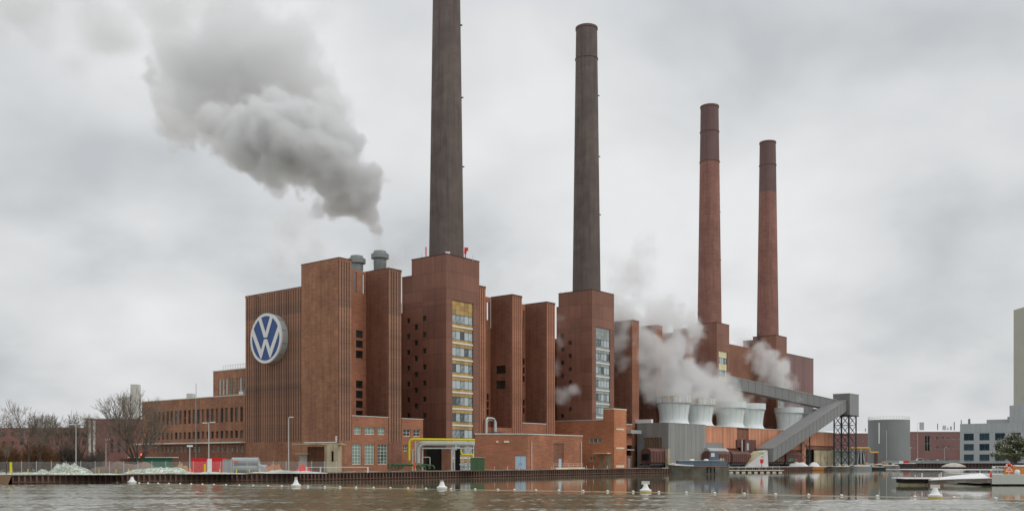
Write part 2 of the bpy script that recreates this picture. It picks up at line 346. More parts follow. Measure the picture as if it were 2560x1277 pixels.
# sheet pile walls: each pile is a folded sheet of its own
def quaywall(name, pts, label, tops, step=.84, pilesep=True, mat=M_pile, water=0):
    T = Thing(name, label, 'quay wall', (pts[0][0], pts[0][1], 0), 'W')
    for (xa, ya), (xb, yb), zt in zip(pts, pts[1:], tops):
        d = Vector((xb-xa, yb-ya)); Ln = d.length; n = max(1, round(Ln/step)); st = Ln/n; ang = atan2(d.y, d.x)
        def pile():
            m = MB(); w = st; pr = [(0, 0), (w*.3, 0), (w*.4, .42), (w*.86, .42), (w*.96, 0), (w, 0)]
            vs = [(x, y, -.5) for x, y in pr]+[(x, y, zt-.12) for x, y in pr]; k = len(pr)
            m.add(vs, [(i, i+1, k+i+1, k+i) for i in range(k-1)]); return m
        if pilesep:
            for i in range(n):
                T.rep('sheet_pile', (round(st, 3), zt), pile, mat, (xa+d.x*i/n, ya+d.y*i/n, 0), rz=ang)
        else:
            m = MB(); one = pile()
            for i in range(n):
                ca, sa = cos(ang), sin(ang); ox, oy = xa+d.x*i/n, ya+d.y*i/n
                m.add([(ox+x*ca-y*sa, oy+x*sa+y*ca, z) for x, y, z in one.v], one.f)
            T.part('sheet_pile', m, mat, kind='stuff')
        cp = MB(); dn = d.normalized(); nx, ny = dn.y, -dn.x
        cp.add([(xa+nx*.12, ya+ny*.12, zt-.14), (xb+nx*.12, yb+ny*.12, zt-.14), (xb-nx*.7, yb-ny*.7, zt-.14), (xa-nx*.7, ya-ny*.7, zt-.14),
                (xa+nx*.12, ya+ny*.12, zt+.03), (xb+nx*.12, yb+ny*.12, zt+.03), (xb-nx*.7, yb-ny*.7, zt+.03), (xa-nx*.7, ya-ny*.7, zt+.03)],
               [(0,3,2,1),(4,5,6,7),(0,1,5,4),(1,2,6,5),(2,3,7,6),(3,0,4,7)])
        T.part('capping_beam', cp, M_concg if not pilesep else M_cap)
        wl = MB(); k = .1
        wl.add([(xa+nx*k, ya+ny*k, .18), (xb+nx*k, yb+ny*k, .18), (xb+nx*k, yb+ny*k, .32), (xa+nx*k, ya+ny*k, .32), (xa-nx*.2, ya-ny*.2, .32), (xb-nx*.2, yb-ny*.2, .32)], [(0, 1, 2, 3), (3, 2, 5, 4)])
        T.part('waler', wl, M_pile)
    return T
M_cap = wall('quay_cap', rgb(128, 116, 104, 1.4), var=.3, streak=.2, tone=rgb(96, 84, 70, 1.3))
q2 = [q[:2] for q in quay]
quaywall('quay_wall', [q2[2], q2[3], q2[4]], 'rusty sheet pile quay wall below the wire fence and snowy verge', [GZ, GZ])
quaywall('quay_wall', [q2[4], q2[5]], 'rusty sheet pile quay wall in front of the brick power station', [GZ])
quaywall('quay_wall', [q2[5], q2[6], q2[7], q2[8], q2[9]], 'dark quay wall behind the barge and pontoons', [GZ, GZ, GZ, GZ], step=1.4, pilesep=False)
quaywall('quay_wall', [q2[9], q2[10], q2[11], q2[12], q2[13]], 'far dark quay wall in front of the grey office block', [1.8, 2.1, 2.3, 2.3], step=1.6, pilesep=False, mat=wall('pile_far', rgb(66, 56, 56, 1.5), var=.1, streak=.2))
bank = MB(); bank.add([(q[0], q[1], -.4) for q in quay[:3]]+[(q[0]*.995, q[1]*.985, -.4) for q in quay[:3]]+[(q[0], q[1], q[2]) for q in quay[:3]], [(3, 4, 7, 6), (4, 5, 8, 7)])
solo('riverbank', bank, wall('bank_earth', rgb(96, 74, 56, 1.3), var=.4, streak=0), kind='structure')

# ------------------------------------------------------------------ windows
def win(T, ax, pl, s0, s1, z0, z1, nx=2, nz=2, fr=None, gl=None, dep=.22, bar=.09, split=False, sill=None):
    """frame of bars in the opening (a part) with its pane or panes behind (sub-parts)"""
    fr = fr or M_frame; gl = gl or G_green
    Wd_, Hh = s1-s0, z1-z0
    def P_(q, w, z): return (q, w, z) if ax == 'x' else (w, q, z)
    def frame():
        m = MB()
        def bx(a, b, c, d, t0=0, t1=.08):
            if ax == 'x': m.box(a, b, t0, t1, c, d)
            else: m.box(t0, t1, a, b, c, d)
        bx(0, bar, 0, Hh); bx(Wd_-bar, Wd_, 0, Hh); bx(bar, Wd_-bar, 0, bar); bx(bar, Wd_-bar, Hh-bar, Hh)
        for i in range(1, nx): bx(Wd_*i/nx-bar*.35, Wd_*i/nx+bar*.35, bar, Hh-bar, .015, .07)
        for i in range(1, nz): bx(bar, Wd_-bar, Hh*i/nz-bar*.3, Hh*i/nz+bar*.3, .02, .065)
        return m
    key = (ax, round(Wd_, 2), round(Hh, 2), nx, nz, bar)
    pos = (s0, pl+dep, z0) if ax == 'x' else (pl+dep, s0, z0)
    w = T.rep('window', key, frame, fr, pos)
    def pane(wd):
        m = MB(); m.add([P_(0, .05, 0), P_(wd, .05, 0), P_(wd, .05, Hh-.04), P_(0, .05, Hh-.04)], [(0, 1, 2, 3)]); return m
    if split:
        for i in range(nx):
            wd = Wd_/nx; q = wd*i
            p = T.rep('pane', (ax, round(wd, 2), round(Hh, 2)), lambda: pane(wd), gl, (q, 0, .02) if ax == 'x' else (0, q, .02), parent=w, ppos=(0, 0, 0))
    else: T.rep('pane', (ax, round(Wd_, 2), round(Hh, 2)), lambda: pane(Wd_-.03), gl, (.015, 0, .02) if ax == 'x' else (0, .015, .02), parent=w, ppos=(0, 0, 0))
    if sill:
        m = lambda: (MB().box(-.06, Wd_+.06, -.1-dep, .02, -.1, -.005) if ax == 'x' else MB().box(-.1-dep, .02, -.06, Wd_+.06, -.1, -.005))
        T.rep('sill', key+(dep,), m, sill, (0, 0, 0), parent=w, ppos=(0, 0, 0))
    return w
def ribs(T, ax, pl, s0, s1, z0, z1, n, mat, groove, proud=.3, frac=.7):
    """a wall face of n upright ribs, each a part; the grooves lie behind"""
    st = (s1-s0)/n
    for i in range(n):
        def rib(): return MB().box(0, st*frac, 0, proud, 0, z1-z0) if ax == 'x' else MB().box(0, proud, 0, st*frac, 0, z1-z0)
        q = s0+st*(i+(1-frac)/2)
        T.rep('rib', (ax, round(st*frac, 2), round(z1-z0, 1)), rib, mat, (q, pl, z0) if ax == 'x' else (pl, q, z0))
# ------------------------------------------------------------------ brick piers of the boiler house
TOPZ = 44.7
def pier(b0, b1, dep, label, mb_, mr, z0=1.45, nr=5, ztop=TOPZ, group='ribbed brick piers of the boiler house', zr=7.7):
    T = Thing('brick_pier', label, 'brick pier', (b0, 0, z0), 'F', group)
    m = MB().box(b0, b1, .3, dep, z0, ztop); T.part('body', m, mb_)
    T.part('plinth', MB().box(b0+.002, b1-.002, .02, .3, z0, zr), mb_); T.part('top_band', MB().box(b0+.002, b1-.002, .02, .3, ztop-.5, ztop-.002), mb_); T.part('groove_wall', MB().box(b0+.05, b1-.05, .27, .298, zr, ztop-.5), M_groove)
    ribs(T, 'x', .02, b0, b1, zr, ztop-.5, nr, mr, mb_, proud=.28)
    m = MB().box(b0-.06, b1+.06, -.05, dep+.06, ztop, ztop+.14); T.part('coping', m, M_cope)
    return T
M_cope = wall('coping_dark', rgb(86, 64, 58, 1.3), var=.1, streak=0)
B1 = -31.9
# the tall western block with the ribbed gable
T = Thing('boiler_house_block', 'tallest brown brick block, fluted gable wall carrying the round emblem', 'building', (B1, 0, GZ), 'F')
m = MB().box(B1, -28.5, .3, 12.0, GZ, TOPZ); m.box(-28.5, -22.35, 7.36, 12.0, GZ, 38.5); T.part('wall', m, M_brick)
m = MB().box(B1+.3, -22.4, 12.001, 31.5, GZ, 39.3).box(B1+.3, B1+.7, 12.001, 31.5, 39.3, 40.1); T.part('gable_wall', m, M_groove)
m = MB().box(B1, B1+.298, 12.002, 31.5, GZ, 7.6); T.part('gable_base', m, M_brick)
m = MB().box(B1, B1+.298, 12.002, 31.5, 39.8, 40.098); T.part('gable_top', m, M_brick)
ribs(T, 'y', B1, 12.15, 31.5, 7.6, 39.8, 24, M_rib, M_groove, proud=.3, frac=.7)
T.part('plinth', MB().box(B1+.002, -28.502, .02, .3, GZ, 7.7), M_brick); T.part('top_band', MB().box(B1+.002, -28.502, .02, .3, TOPZ-.5, TOPZ-.002), M_brick); T.part('groove_wall', MB().box(B1+.05, -28.55, .27, .298, 7.7, TOPZ-.5), M_groove)
ribs(T, 'x', .02, B1, -28.5, 7.7, TOPZ-.5, 5, M_rib, M_brick, proud=.28)
m = MB().box(B1-.06, -28.44, -.05, 12.06, TOPZ, TOPZ+.14).box(B1-.06, B1+.75, 12.07, 31.56, 40.1, 40.22); T.part('coping', m, M_cope)
# pier 2..7
pier(-18.1, -14.2, 7.4, 'ribbed brown pier between the louvred recess and the panelled stair tower', M_brick2, M_rib)
pier(11.62, 14.0, 14.4, 'narrow ribbed pier touching the panelled tower with yellow spandrels', M_brick2, M_orange, nr=3, ztop=45.1)
p3 = Thing('brick_pier', 'ribbed brick pier whose side wall has two louvred openings', 'brick pier', (24.1, 0, GZ), 'F', 'ribbed brick piers of the boiler house')
w3 = [(au(1264, 24.1)[0], au(1240, 24.1)[0], az(0, 932, 24.1)[1] if 0 else zv(932, 239), zv(912, 239)), (au(1264, 24.1)[0], au(1240, 24.1)[0], zv(970, 239), zv(950, 239))]
m = MB().box(24.6, 28.1, .3, 6.95, GZ, TOPZ); m.skin('y', 24.1, .3, 6.95, GZ, TOPZ, w3, .5); p3.part('body', m, M_brick2)
for h in w3: 
    for k in range(3):
        sw = (h[1]-h[0])/3; win(p3, 'y', 24.1, h[0]+k*sw, h[0]+(k+1)*sw, h[2], h[3], 1, 4, M_slat, G_dark, dep=.3, bar=.07)
p3.part('plinth', MB().box(24.102, 28.098, .02, .3, GZ, 7.7), M_brick2); p3.part('top_band', MB().box(24.102, 28.098, .02, .3, TOPZ-.5, TOPZ-.002), M_brick2); p3.part('groove_wall', MB().box(24.2, 28, .27, .298, 7.7, TOPZ-.5), M_groove)
ribs(p3, 'x', .02, 24.1, 28.1, 7.7, TOPZ-.5, 5, M_orange, M_brick2, proud=.28)
p3.part('coping', MB().box(24.04, 28.16, -.05, 7, TOPZ, TOPZ+.14), M_cope)
pier(38.4, 42.1, 12.4, 'ribbed brick pier just left of the second stair tower', M_brick2, M_orange)
pier(80.4, 84.2, 12, 'steam veiled ribbed pier behind the first cooling fan stack', M_brick2, M_orange)
pier(94.0, 98.0, 12, 'ribbed pier mostly hidden in the rising steam', M_brick2, M_orange)
pier(113.0, 117.0, 12, 'hidden ribbed pier left of the third chimney', M_brick2, M_orange)
# recessed walls between the piers, with screen openings above and louvred windows
def recess(b0, b1, a, label, slots=(), wins=(), z0=GZ, nb=4, mat=None, ztop=TOPZ):
    T = Thing('recessed_wall', label, 'brick wall', (b0, a, z0), 'F', 'recessed walls between the piers')
    T.part('wall', MB().skin('x', a, b0, b1, z0, ztop, list(slots)+list(wins), .35), mat or (M_brick2 if b0 > 60 else M_low))
    T.part('backing', MB().box(b0, b1, a+.36, a+.7, z0, 38.4), M_groove)
    for h in wins: win(T, 'x', a, *h, nb, 1, M_slat, G_dark, dep=.2, bar=.12)
    return T
z_ = [(31.75, 30.18), (29.58, 28.02), (27.41, 25.76), (20.9, 19.25), (18.73, 17.09), (16.56, 15.0), (14.4, 13.0)]
recess(-28.49, -18.11, 7.0, 'recessed wall with two open slots above a column of louvred windows', [(-21.88, -20.85, 39.9, 44.2), (-19.58, -18.6, 39.9, 44.2)], [(-21.08, -19.11, b, t) for t, b in z_])
s_ = [(bu(1217, 7)[0], bu(1222.5, 7)[0], 38.9, 43.4)]
recess(14.01, 24.09, 7.0, 'narrow recess with one open slot right of the first stair tower', s_, [(bu(1217, 7)[0], bu(1222, 7)[0], 3.9+(1147-v-16)*.0975, 3.9+(1147-v)*.0975) for v in (978, 998, 1018)], nb=2)
recess(28.11, 38.39, 7.0, 'narrow recess with open slot between the two twin ribbed piers', [(bu(1307.5, 7)[0], bu(1312, 7)[0], 38.6, 43)], [(bu(1307, 7)[0], bu(1312, 7)[0], 3.9+(1147-v-16)*.1, 3.9+(1147-v)*.1) for v in (882, 905, 928, 990, 1010)], nb=2)
recess(70.6, 80.39, 6.6, 'recessed wall behind the steam right of the second stair tower')
recess(84.21, 93.99, 6.6, 'recessed wall deep in the steam plume', wins=[(86, 92, 13.5, 16.5)])
recess(98.01, 112.99, 6.6, 'recessed wall above the first fan stacks')
recess(143.6, 182.8, 4.0, 'long brick wall between the third and fourth chimney towers', wins=[(bu(u, 4)[0], bu(u+5, 4)[0], 29, 31.5) for u in (1828, 1836, 1844, 1852)], nb=2)
hall = Thing('boiler_hall', 'long flat roofed brick hall running behind the chimney towers', 'building', (-22.3, 14.5, GZ), 'F')
hall.part('wall', MB().box(-22.3, 192, 14.5, 31.5, GZ, 38.6), M_brick2)
hall.part('side_wall', MB().box(-14.2, -.02, 14.4, 14.499, GZ, 41), M_brick2)
# ------------------------------------------------------------------ stair towers clad in panels
def tower(b0, b1, da, sh, zt, zs, strip, label, kind, small=(), gl=None, sp=None, pmat=None, floors=None, z0=GZ, floor=3.83, ncol=3):
    """square tower: panels on two faces, window strip on the front; sh = back edge of the shoulder behind it"""
    T = Thing('stair_tower', label, 'tower', (b0, 0, z0), 'F', 'square stair towers below the chimneys'); pm = pmat or M_panel; J = .035
    s0, s1, zb, zc = strip
    T.part('core', MB().box(b0+.4, b1, .4, da, z0, zt-.01), M_joint)
    T.part('shoulder', MB().box(b0+.4, b1, da, sh, z0, zs-.01), M_joint)
    zz_ = [z0]; n = int(round((zt-z0)/floor)); zz_ = [zt-(zt-z0)*i/n for i in range(n+1)][::-1]
    zz_ = sorted([z for z in zz_ if abs(z-zc) > .9 or z in (z0, zt)]+[zc])
    hol = [(a_, a_+w, z, z+h) for a_, z, w, h in small]
    def pan(ax, q0, q1, za, zb_, holes=()):
        m = MB().skin(ax, 0 if ax == 'x' else b0, q0+J/2, q1-J/2, za+J/2, zb_-J/2, holes, .36, edge=.12)
        T.part('panel', m, pm)
    cols = [i*da/ncol for i in range(ncol+1)]
    for za, zb_ in zip(zz_, zz_[1:]):
        for q0, q1 in zip(cols, cols[1:]): pan('y', max(q0, .0), q1, za, zb_, hol)
        if zb_ <= zs+.1 or za < zs-1: pan('y', da, sh, za, min(zb_, zs), hol)
        if za >= zc-.01: pan('x', b0, (b0+b1)/2, za, zb_); pan('x', (b0+b1)/2, b1, za, zb_)
        else: pan('x', b0, s0, za, zb_); pan('x', s1, b1, za, zb_)
    for a_, c_, z_a, z_b in hol:
        win(T, 'y', b0, a_, c_, z_a, z_b, 2, 1, M_framed, G_dark, dep=.2, bar=.1)
    T.part('reveal', MB().skin('x', .005, s0-.05, s1+.05, max(zb, z0), zc, [(s0, s1, max(zb, z0)+.01, zc-.01)], .36, edge=0), M_joint)
    # the strip: for each floor a sill band, spandrel panels and a row of panes
    nx = 5; w = (s1-s0)/nx; z = zc
    def sp_row(za, zb_):
        for i in range(nx):
            T.rep('spandrel', (round(w, 2), round(zb_-za, 2)), lambda: MB().box(.03, w-.03, 0, .1, .02, zb_-za-.02), sp, (s0+i*w, .2, za))
    if kind == 'a':
        for k in range(3): sp_row(z-1.07, z); z -= 1.07
    elif kind == 'b':
        for k in range(3): sp_row(z-1.1, z); z -= 1.1
    k = 0
    while z > zb+.5:
        if kind == 'c':
            win(T, 'x', 0, s0, s1, z-2.1, z, nx, 1, M_framed, gl, dep=.2, split=True, bar=.08) if k % 2 else (sp_row(z-1.05, z), sp_row(z-2.1, z-1.05))
            if k % 3 == 2: pass
            z -= 2.1; k += 1; continue
        win(T, 'x', 0, s0, s1, z-2.0, z, nx, 1, M_framed, gl, dep=.18, split=True, bar=.08); z -= 2.0
        sp_row(z-.6, z); z -= .6
        T.rep('sill_band', (round(s1-s0, 2),), lambda: MB().box(0, s1-s0, 0, .24, 0, .36), M_sillw, (s0, .08, z-.38)); z -= .4
        sp_row(z-.8, z); z -= .8
    T.part('coping', MB().box(b0-.08, b1+.08, -.08, da+.08, zt, zt+.16), M_cope)
    T.part('shoulder_coping', MB().box(b0-.06, b1, da+.09, sh+.06, zs, zs+.14), M_cope)
    return T
sm = []
for k in range(7): sm.append((6.3, zv(803+40.2*k, 224), 1.1, 1.25))
for k in range(7): sm.append((9.05, zv(824+39.4*k, 225.5), 1.1, 1.25))
for k in range(7): sm.append((11.6, zv(808+39.5*k, 227), 1.1, 1.25))
tower(0, 11.6, 11.1, 14.3, 50.8, 47.0, (2.09, 9.36, 2.2, zv(754, 224)), 'nearest stair tower with maroon panels, yellow spandrels and steel window strip', 'a', sm, G_strip, M_yelp)
sm = [(6.9, zv(861+33.2*k, 270), 1.1, 1.2) for k in range(6)]+[(9.6, zv(845+33.2*k, 272), 1.1, 1.2) for k in range(7)]
tower(59.3, 70.5, 11.5, 12.2, 50.8, 47.0, (61.25, 68.36, 2.2, zv(820, 270)), 'second stair tower with maroon panels and grey glazed strip', 'b', sm, G_strip, M_gryp)
tower(134.2, 143.5, 9.6, 16.6, 50.0, 49.0, (135.63, 141.9, 20.0, zv(878, 327)), 'third stair tower, chequered cream and grey window strip above the conveyor', 'c', (), G_strip, M_crmp, pmat=M_brick2p if 'M_brick2p' in globals() else M_panel)
tower(182.9, 192.6, 9.5, 13.5, 50.6, 49.4, (184.36, 191.07, 8.0, zv(905, 365)), 'farthest stair tower with pale glazed strip behind the inclined conveyor', 'b', (), G_strip, M_crmp)
T = Thing('end_block', 'plum coloured corrugated metal block at the far end of the plant', 'building', (192.8, 0, GZ), 'F')
T.part('core', MB().box(192.8, 219.5, .3, 25, GZ, 44.45), M_joint)
for i in range(13):
    q = 192.8+i*2.05; T.rep('cladding_sheet', 'x', lambda: MB().box(.03, 2.0, 0, .29, 0, 43), M_purple, (q, 0, GZ))
T.part('coping', MB().box(192.75, 219.6, -.06, 25, 44.46, 44.65), M_cope)
# ------------------------------------------------------------------ chimneys
def chimney(cb, r0, r1, z0, z1, parts, label, bands, lad=True):
    ca = 5.33; T = Thing('chimney', label, 'chimney', (cb, ca, z0), 'F', 'four tall round chimneys')
    rr = lambda z: r0+(r1-r0)*(z-z0)/(z1-z0)
    for za, zb_, mt, nm in parts: T.part(nm, MB().lathe([(rr(za+(zb_-za)*i/8), za+(zb_-za)*i/8) for i in range(9)], cb, ca, 40, cap0=False, cap1=False), mt)
    T.part('rim', MB().lathe([(r1+.02, z1-.5), (r1+.16, z1-.45), (r1+.16, z1+.12), (r1-.3, z1+.12), (r1-.35, z1-3), (0.05, z1-3)], cb, ca, 40, False, True), M_chimd)
    for zb_ in bands: T.part('band', MB().lathe([(rr(zb_)+.0, zb_-.16), (rr(zb_)+.16, zb_-.14), (rr(zb_)+.16, zb_+.14), (rr(zb_), zb_+.16)], cb, ca, 40, False, False), M_chimd)
    if lad:
        m = MB()
        for az_ in (-.62, -.54):
            m.tube((cb+(rr(z0)+.14)*cos(az_*1.0), ca+(rr(z0)+.14)*sin(az_), z0), (cb+(rr(z1)+.14)*cos(az_), ca+(rr(z1)+.14)*sin(az_), z1), .055, n=4)
        z = z0+1
        while z < z1: 
            r = rr(z)+.14; m.tube((cb+r*cos(-.62), ca+r*sin(-.62), z), (cb+r*cos(-.54), ca+r*sin(-.54), z), .03, n=3, caps=False); z += 1.2
        T.part('ladder', m, M_galv)
        for f in (.3, .52, .75):
            z = z0+(z1-z0)*f; r = rr(z)+.3; T.part('landing', MB().cbox(cb+r*cos(-.7), ca+r*sin(-.7), z, .4, .4, .2), M_steel)
    return T
chimney(5.8, 4.09, 3.02, 50.9, 125.5, [(50.9, 125.5, M_chim, 'shaft')], 'nearest and biggest grey brown chimney, its top cut off by the picture edge', [118])
chimney(64.4, 4.0, 3.0, 50.9, 126.2, [(50.9, 126.2, M_chim, 'shaft')], 'second grey brown chimney, darker shaft with hooked rod on its rim', [117.4])
chimney(139.3, 4.1, 3.05, 50.1, 125.3, [(50.1, 106.2, M_chimr, 'shaft'), (106.2, 125.3, M_chimd, 'sooty_top')], 'third chimney, rust red below and sooty above', [116.5, 106.2])
chimney(187.1, 4.1, 3.0, 50.7, 125.2, [(50.7, 105.8, M_chimr, 'shaft'), (105.8, 125.2, M_chimd, 'sooty_top')], 'farthest and lowest looking chimney, red with a dark top', [116.4], lad=False)
# ------------------------------------------------------------------ round emblem on the gable
la, lb, lz, lr = 21.7, B1-1.75, 29.9, 5.35
T = Thing('round_sign', 'huge round blue and white sign with V over W letters on the fluted wall', 'sign', (lb, la, lz), 'F')
def disc(m, r0, r1, x0, x1, n=72):                    # ring or disc, axis along b
    n0 = len(m.v)
    for x, r in ((x0, r0), (x0, r1), (x1, r1), (x1, r0)):
        for k in range(n): m.v.append((x, la+r*cos(2*pi*k/n), lz+r*sin(2*pi*k/n)))
    for j in range(4):
        for k in range(n): m.f.append((n0+j*n+k, n0+j*n+(k+1) % n, n0+((j+1) % 4)*n+(k+1) % n, n0+((j+1) % 4)*n+k))
    return m
T.part('drum', disc(MB(), 0, lr, lb+.05, B1), M_tarp)
T.part('blue_disc', disc(MB(), 0, lr-.4, lb, lb+.05), wall('sign_blue', rgb(54, 82, 134, 1.2), rough=.4, var=.03, streak=.03))
T.part('white_rim', disc(MB(), lr-.56, lr+.03, lb-.09, lb+.3), M_paintw)
for k in range(12):
    q = 2*pi*(k+.5)/12; T.rep('drum_seam', k, lambda: MB().cbox(0, 0, 0, 1.1, .07, .07), M_steel, (lb+.85, la+(lr+.02)*cos(q), lz+(lr+.02)*sin(q)))
S_ = lr/100.0
def stroke(pts, name):                                # polygon in sign units (right, up), 100 = radius; seen from -b, right is -a
    n = len(pts); vs = [(lb-.12, la-x*S_, lz+y*S_) for x, y in pts]+[(lb+.01, la-x*S_, lz+y*S_) for x, y in pts]
    T.part(name, MB().add(vs, [tuple(range(n)), tuple(range(n, 2*n))[::-1]]+[(i, n+i, n+(i+1) % n, (i+1) % n) for i in range(n)]), M_paintw)
stroke([(-46, 79), (-30, 86), (0, 22), (30, 86), (46, 79), (10.5, 3.5), (-10.5, 3.5)], 'letter_v')
stroke([(-88, 20), (-80, 44), (-29, -46), (-9.5, -3.5), (9.5, -3.5), (29, -46), (80, 44), (88, 20), (32, -80), (27, -80), (0, -22), (-27, -80), (-32, -80)], 'letter_w')
# ------------------------------------------------------------------ ground floor annexes between the piers
def zb(v, d): return zv(v, d)
T = Thing('annex_building', 'low brick annex with three tall steel windows beside the gable block', 'building', (-28.45, 0, GZ), 'F', 'low annexes at the foot of the piers')
h = []
for u0, u1 in ((885, 904), (912, 938), (945, 963)): h.append((bu(u0, 0)[0], bu(u1, 0)[0], zv(1086, 203), zv(1067, 203)))
for u0, u1 in ((878, 904), (912, 937), (945, 970)): h.append((max(bu(u0, 0)[0], -28.4), min(bu(u1, 0)[0], -18.2), zv(1160, 202), zv(1109, 202)))
za = zv(1040, 199)
T.part('wall', MB().skin('x', .06, -28.45, -18.15, GZ, za, h, .35), M_low)
T.part('backing', MB().box(-28.45, -18.15, .42, 6.9, GZ, za-.4), M_groove)
T.part('coping', MB().box(-28.45, -18.15, .0, .5, za, za+.15), M_coping)
for i, q in enumerate(h): win(T, 'x', .06, *q, (2, 3, 2, 3, 3, 3)[i], (2, 2, 2, 6, 6, 6)[i], M_frame, G_green, bar=.12)
T = Thing('annex_building', 'small brick annex with two white framed square windows left of the nearest stair tower', 'building', (-14.1, 0, GZ), 'F', 'low annexes at the foot of the piers')
h = [(bu(u0, 0)[0], bu(u1, 0)[0], zv(1090, 210), zv(1072, 210)) for u0, u1 in ((1009, 1027), (1034, 1051))]+[(bu(1009, 0)[0], bu(1020, 0)[0], zv(1127, 210), zv(1111, 210))]
za = zv(1047, 211)
T.part('wall', MB().skin('x', .06, -14.15, -7.5, GZ, za, h, .35), M_low); T.part('backing', MB().box(-14.15, -7.5, .42, 14, GZ, za-.4), M_groove)
T.part('coping', MB().box(-14.15, -7.45, .0, .5, za, za+.15), M_coping)
for q in h: win(T, 'x', .06, *q, 2, 2, M_frame, G_dark, bar=.13)
T = Thing('annex_building', 'low brick annex with strip windows behind the flat roofed pump house', 'building', (28.15, 0, GZ), 'F', 'low annexes at the foot of the piers')
h = [(bu(u, 0)[0], bu(u+14, 0)[0], 9.6, 10.6) for u in (1311, 1328, 1349)]
T.part('wall', MB().skin('x', .06, 28.15, 38.3, GZ, zv(1059, 246), h, .35), M_low); T.part('backing', MB().box(28.15, 38.3, .42, 6.9, GZ, 12), M_groove)
T.part('coping', MB().box(28.15, 38.3, .0, .5, zv(1059, 246), zv(1059, 246)+.2), M_coping)
for q in h: win(T, 'x', .06, *q, 2, 1, M_frame, G_dark, bar=.1)
T = Thing('annex_building', 'low brick link wall behind the silver pipe arches', 'building', (14.05, 0, GZ), 'F', 'low annexes at the foot of the piers')
T.part('wall', MB().box(14.05, 24.05, .06, 6.9, GZ, 11.6), M_low)
T = Thing('silver_pipes', 'silver pipe arches rising over the flat roof beside the ribbed pier', 'pipes', (15, -2, GZ), 'F')
for k, (u0, u1, v) in enumerate(((1215, 1237, 1045), (1220, 1243, 1049))):
    ba, bb = bu(u0, -.7-k*.0)[0], bu(u1, -.7)[0]
    T.part('pipe', MB().pipe([(ba, -.7+k*.45, GZ), (ba, -.7+k*.45, zv(v, 231)), (bb, -.7+k*.45, zv(v, 231)), (bb, -.7+k*.45, GZ)], .27, bend=1.0), M_galv)
T.part('support', MB().box(bu(1216, -.4)[0], bu(1250, -.4)[0], -1.2, -1.05, 10.3, 10.5), M_steel)
# ------------------------------------------------------------------ pump house, the flat brick box on the quay
b0, a0 = 18.87, -9.0; b1 = 41.6; a1 = 9.2; zt = zv(1085.5, 228.5)
(lx, ly), cw = Wd(1187, 227.0), fw(b0, a0); Lw = hypot(cw.x-lx, cw.y-ly); an = atan2(cw.y-ly, cw.x-lx)
T = Thing('pump_house', 'long flat roofed brick box with blue grey doors on the quay', 'building', (0, 0, GZ), (lx, ly, an))
lu = lambda u: ((u-CX)/FP*227.8-lx)/cos(an)
r = ROT-an; fr_ = lambda b, a: (Lw+(b-b0)*cos(r)-(a-a0)*sin(r), (b-b0)*sin(r)+(a-a0)*cos(r))   # plan frame -> this frame
dl = (lu(1288), lu(1316))
T.part('side_wall', MB().skin('x', 0, 0, Lw, GZ, zt, [(dl[0], dl[1], GZ, GZ+3.3)], .3, edge=.3), M_low)
for k in range(2):
    w = (dl[1]-dl[0])/2; T.part('door', MB().box(dl[0]+k*w+.02, dl[0]+(k+1)*w-.02, .12, .2, GZ+.03, GZ+3.25), M_bdoor)
    T.rep('door_handle', 'h', lambda: MB().box(0, .06, -.08, 0, 0, .3), M_steel, (dl[0]+w-.25+.45*k, .12, GZ+1.2))
for u, w in ((1243, .5), (1266, 1.2)): T.part('wall_box', MB().box(lu(u)-w/2, lu(u)+w/2, -.18, 0, 7.8, 8.25), M_cream)
T.part('coping', MB().prism([(-.1, -.1), (Lw+.02, -.1), (Lw+.02, .4), (-.1, .4)], zt, zt+.25), M_coping)
ds = (bu(1398, a0)[0], bu(1405.5, a0)[0]); nich = (bu(1384, a0)[0], bu(1409, a0)[0])
def inF(m): m.v = [fr_(x, y)+(z,) for x, y, z in m.v]; return m
T.part('core', inF(MB().prism([(b0+.3, a0+.4), (b1, a0+.4), (b1, a0+8.8), (b0-8, a0+8.8)], GZ, zt-.02)), M_groove)
T.part('front_wall', inF(MB().skin('x', a0, b0+.001, b1, GZ, zt, [(nich[0], nich[1], GZ+.3, 7.8)], .15, edge=.3)), M_low)
T.part('niche_wall', inF(MB().skin('x', a0+.15, nich[0], nich[1], GZ+.3, 7.8, [(ds[0], ds[1], GZ+.4, GZ+2.6)], .14, edge=0)), M_brick2)
T.part('small_door', inF(MB().box(ds[0]+.03, ds[1]-.03, a0+.2, a0+.28, GZ+.42, GZ+2.58)), M_bdoor)
T.part('front_coping', inF(MB().box(b0, b1+.1, a0-.1, a0+.5, zt+.001, zt+.252)), M_coping)
for u in (1329, 1453):
    b = bu(u, a0-.15)[0]; T.part('downpipe', inF(MB().pipe([(b-.25 if u > 1400 else b, a0-.15, zt-1.6), (b, a0-.15, zt-1.4), (b, a0-.15, GZ)], .13, n=8, bend=.15)), M_galv)
T = Thing('loading_platform', 'low snowy loading platform with pipe railing at the small blue door', 'platform', (bu(1390, -9)[0], -10.6, GZ), 'F')
pb0, pb1 = bu(1388, -10.5)[0], bu(1459, -10.5)[0]
T.part('deck', MB().box(pb0, pb1, -10.9, -9.05, GZ, GZ+.4), M_cream)
m = MB()
for z in (.95, 1.35): m.tube((pb0-1.2, -10.9, GZ+z), (pb1-1, -10.9, GZ+z), .04, n=5)
for i in range(7): q = pb0-1.2+(pb1-pb0+.2)*i/6; m.tube((q, -10.9, GZ), (q, -10.9, GZ+1.35), .04, n=5)
T.part('railing', m, M_galv)
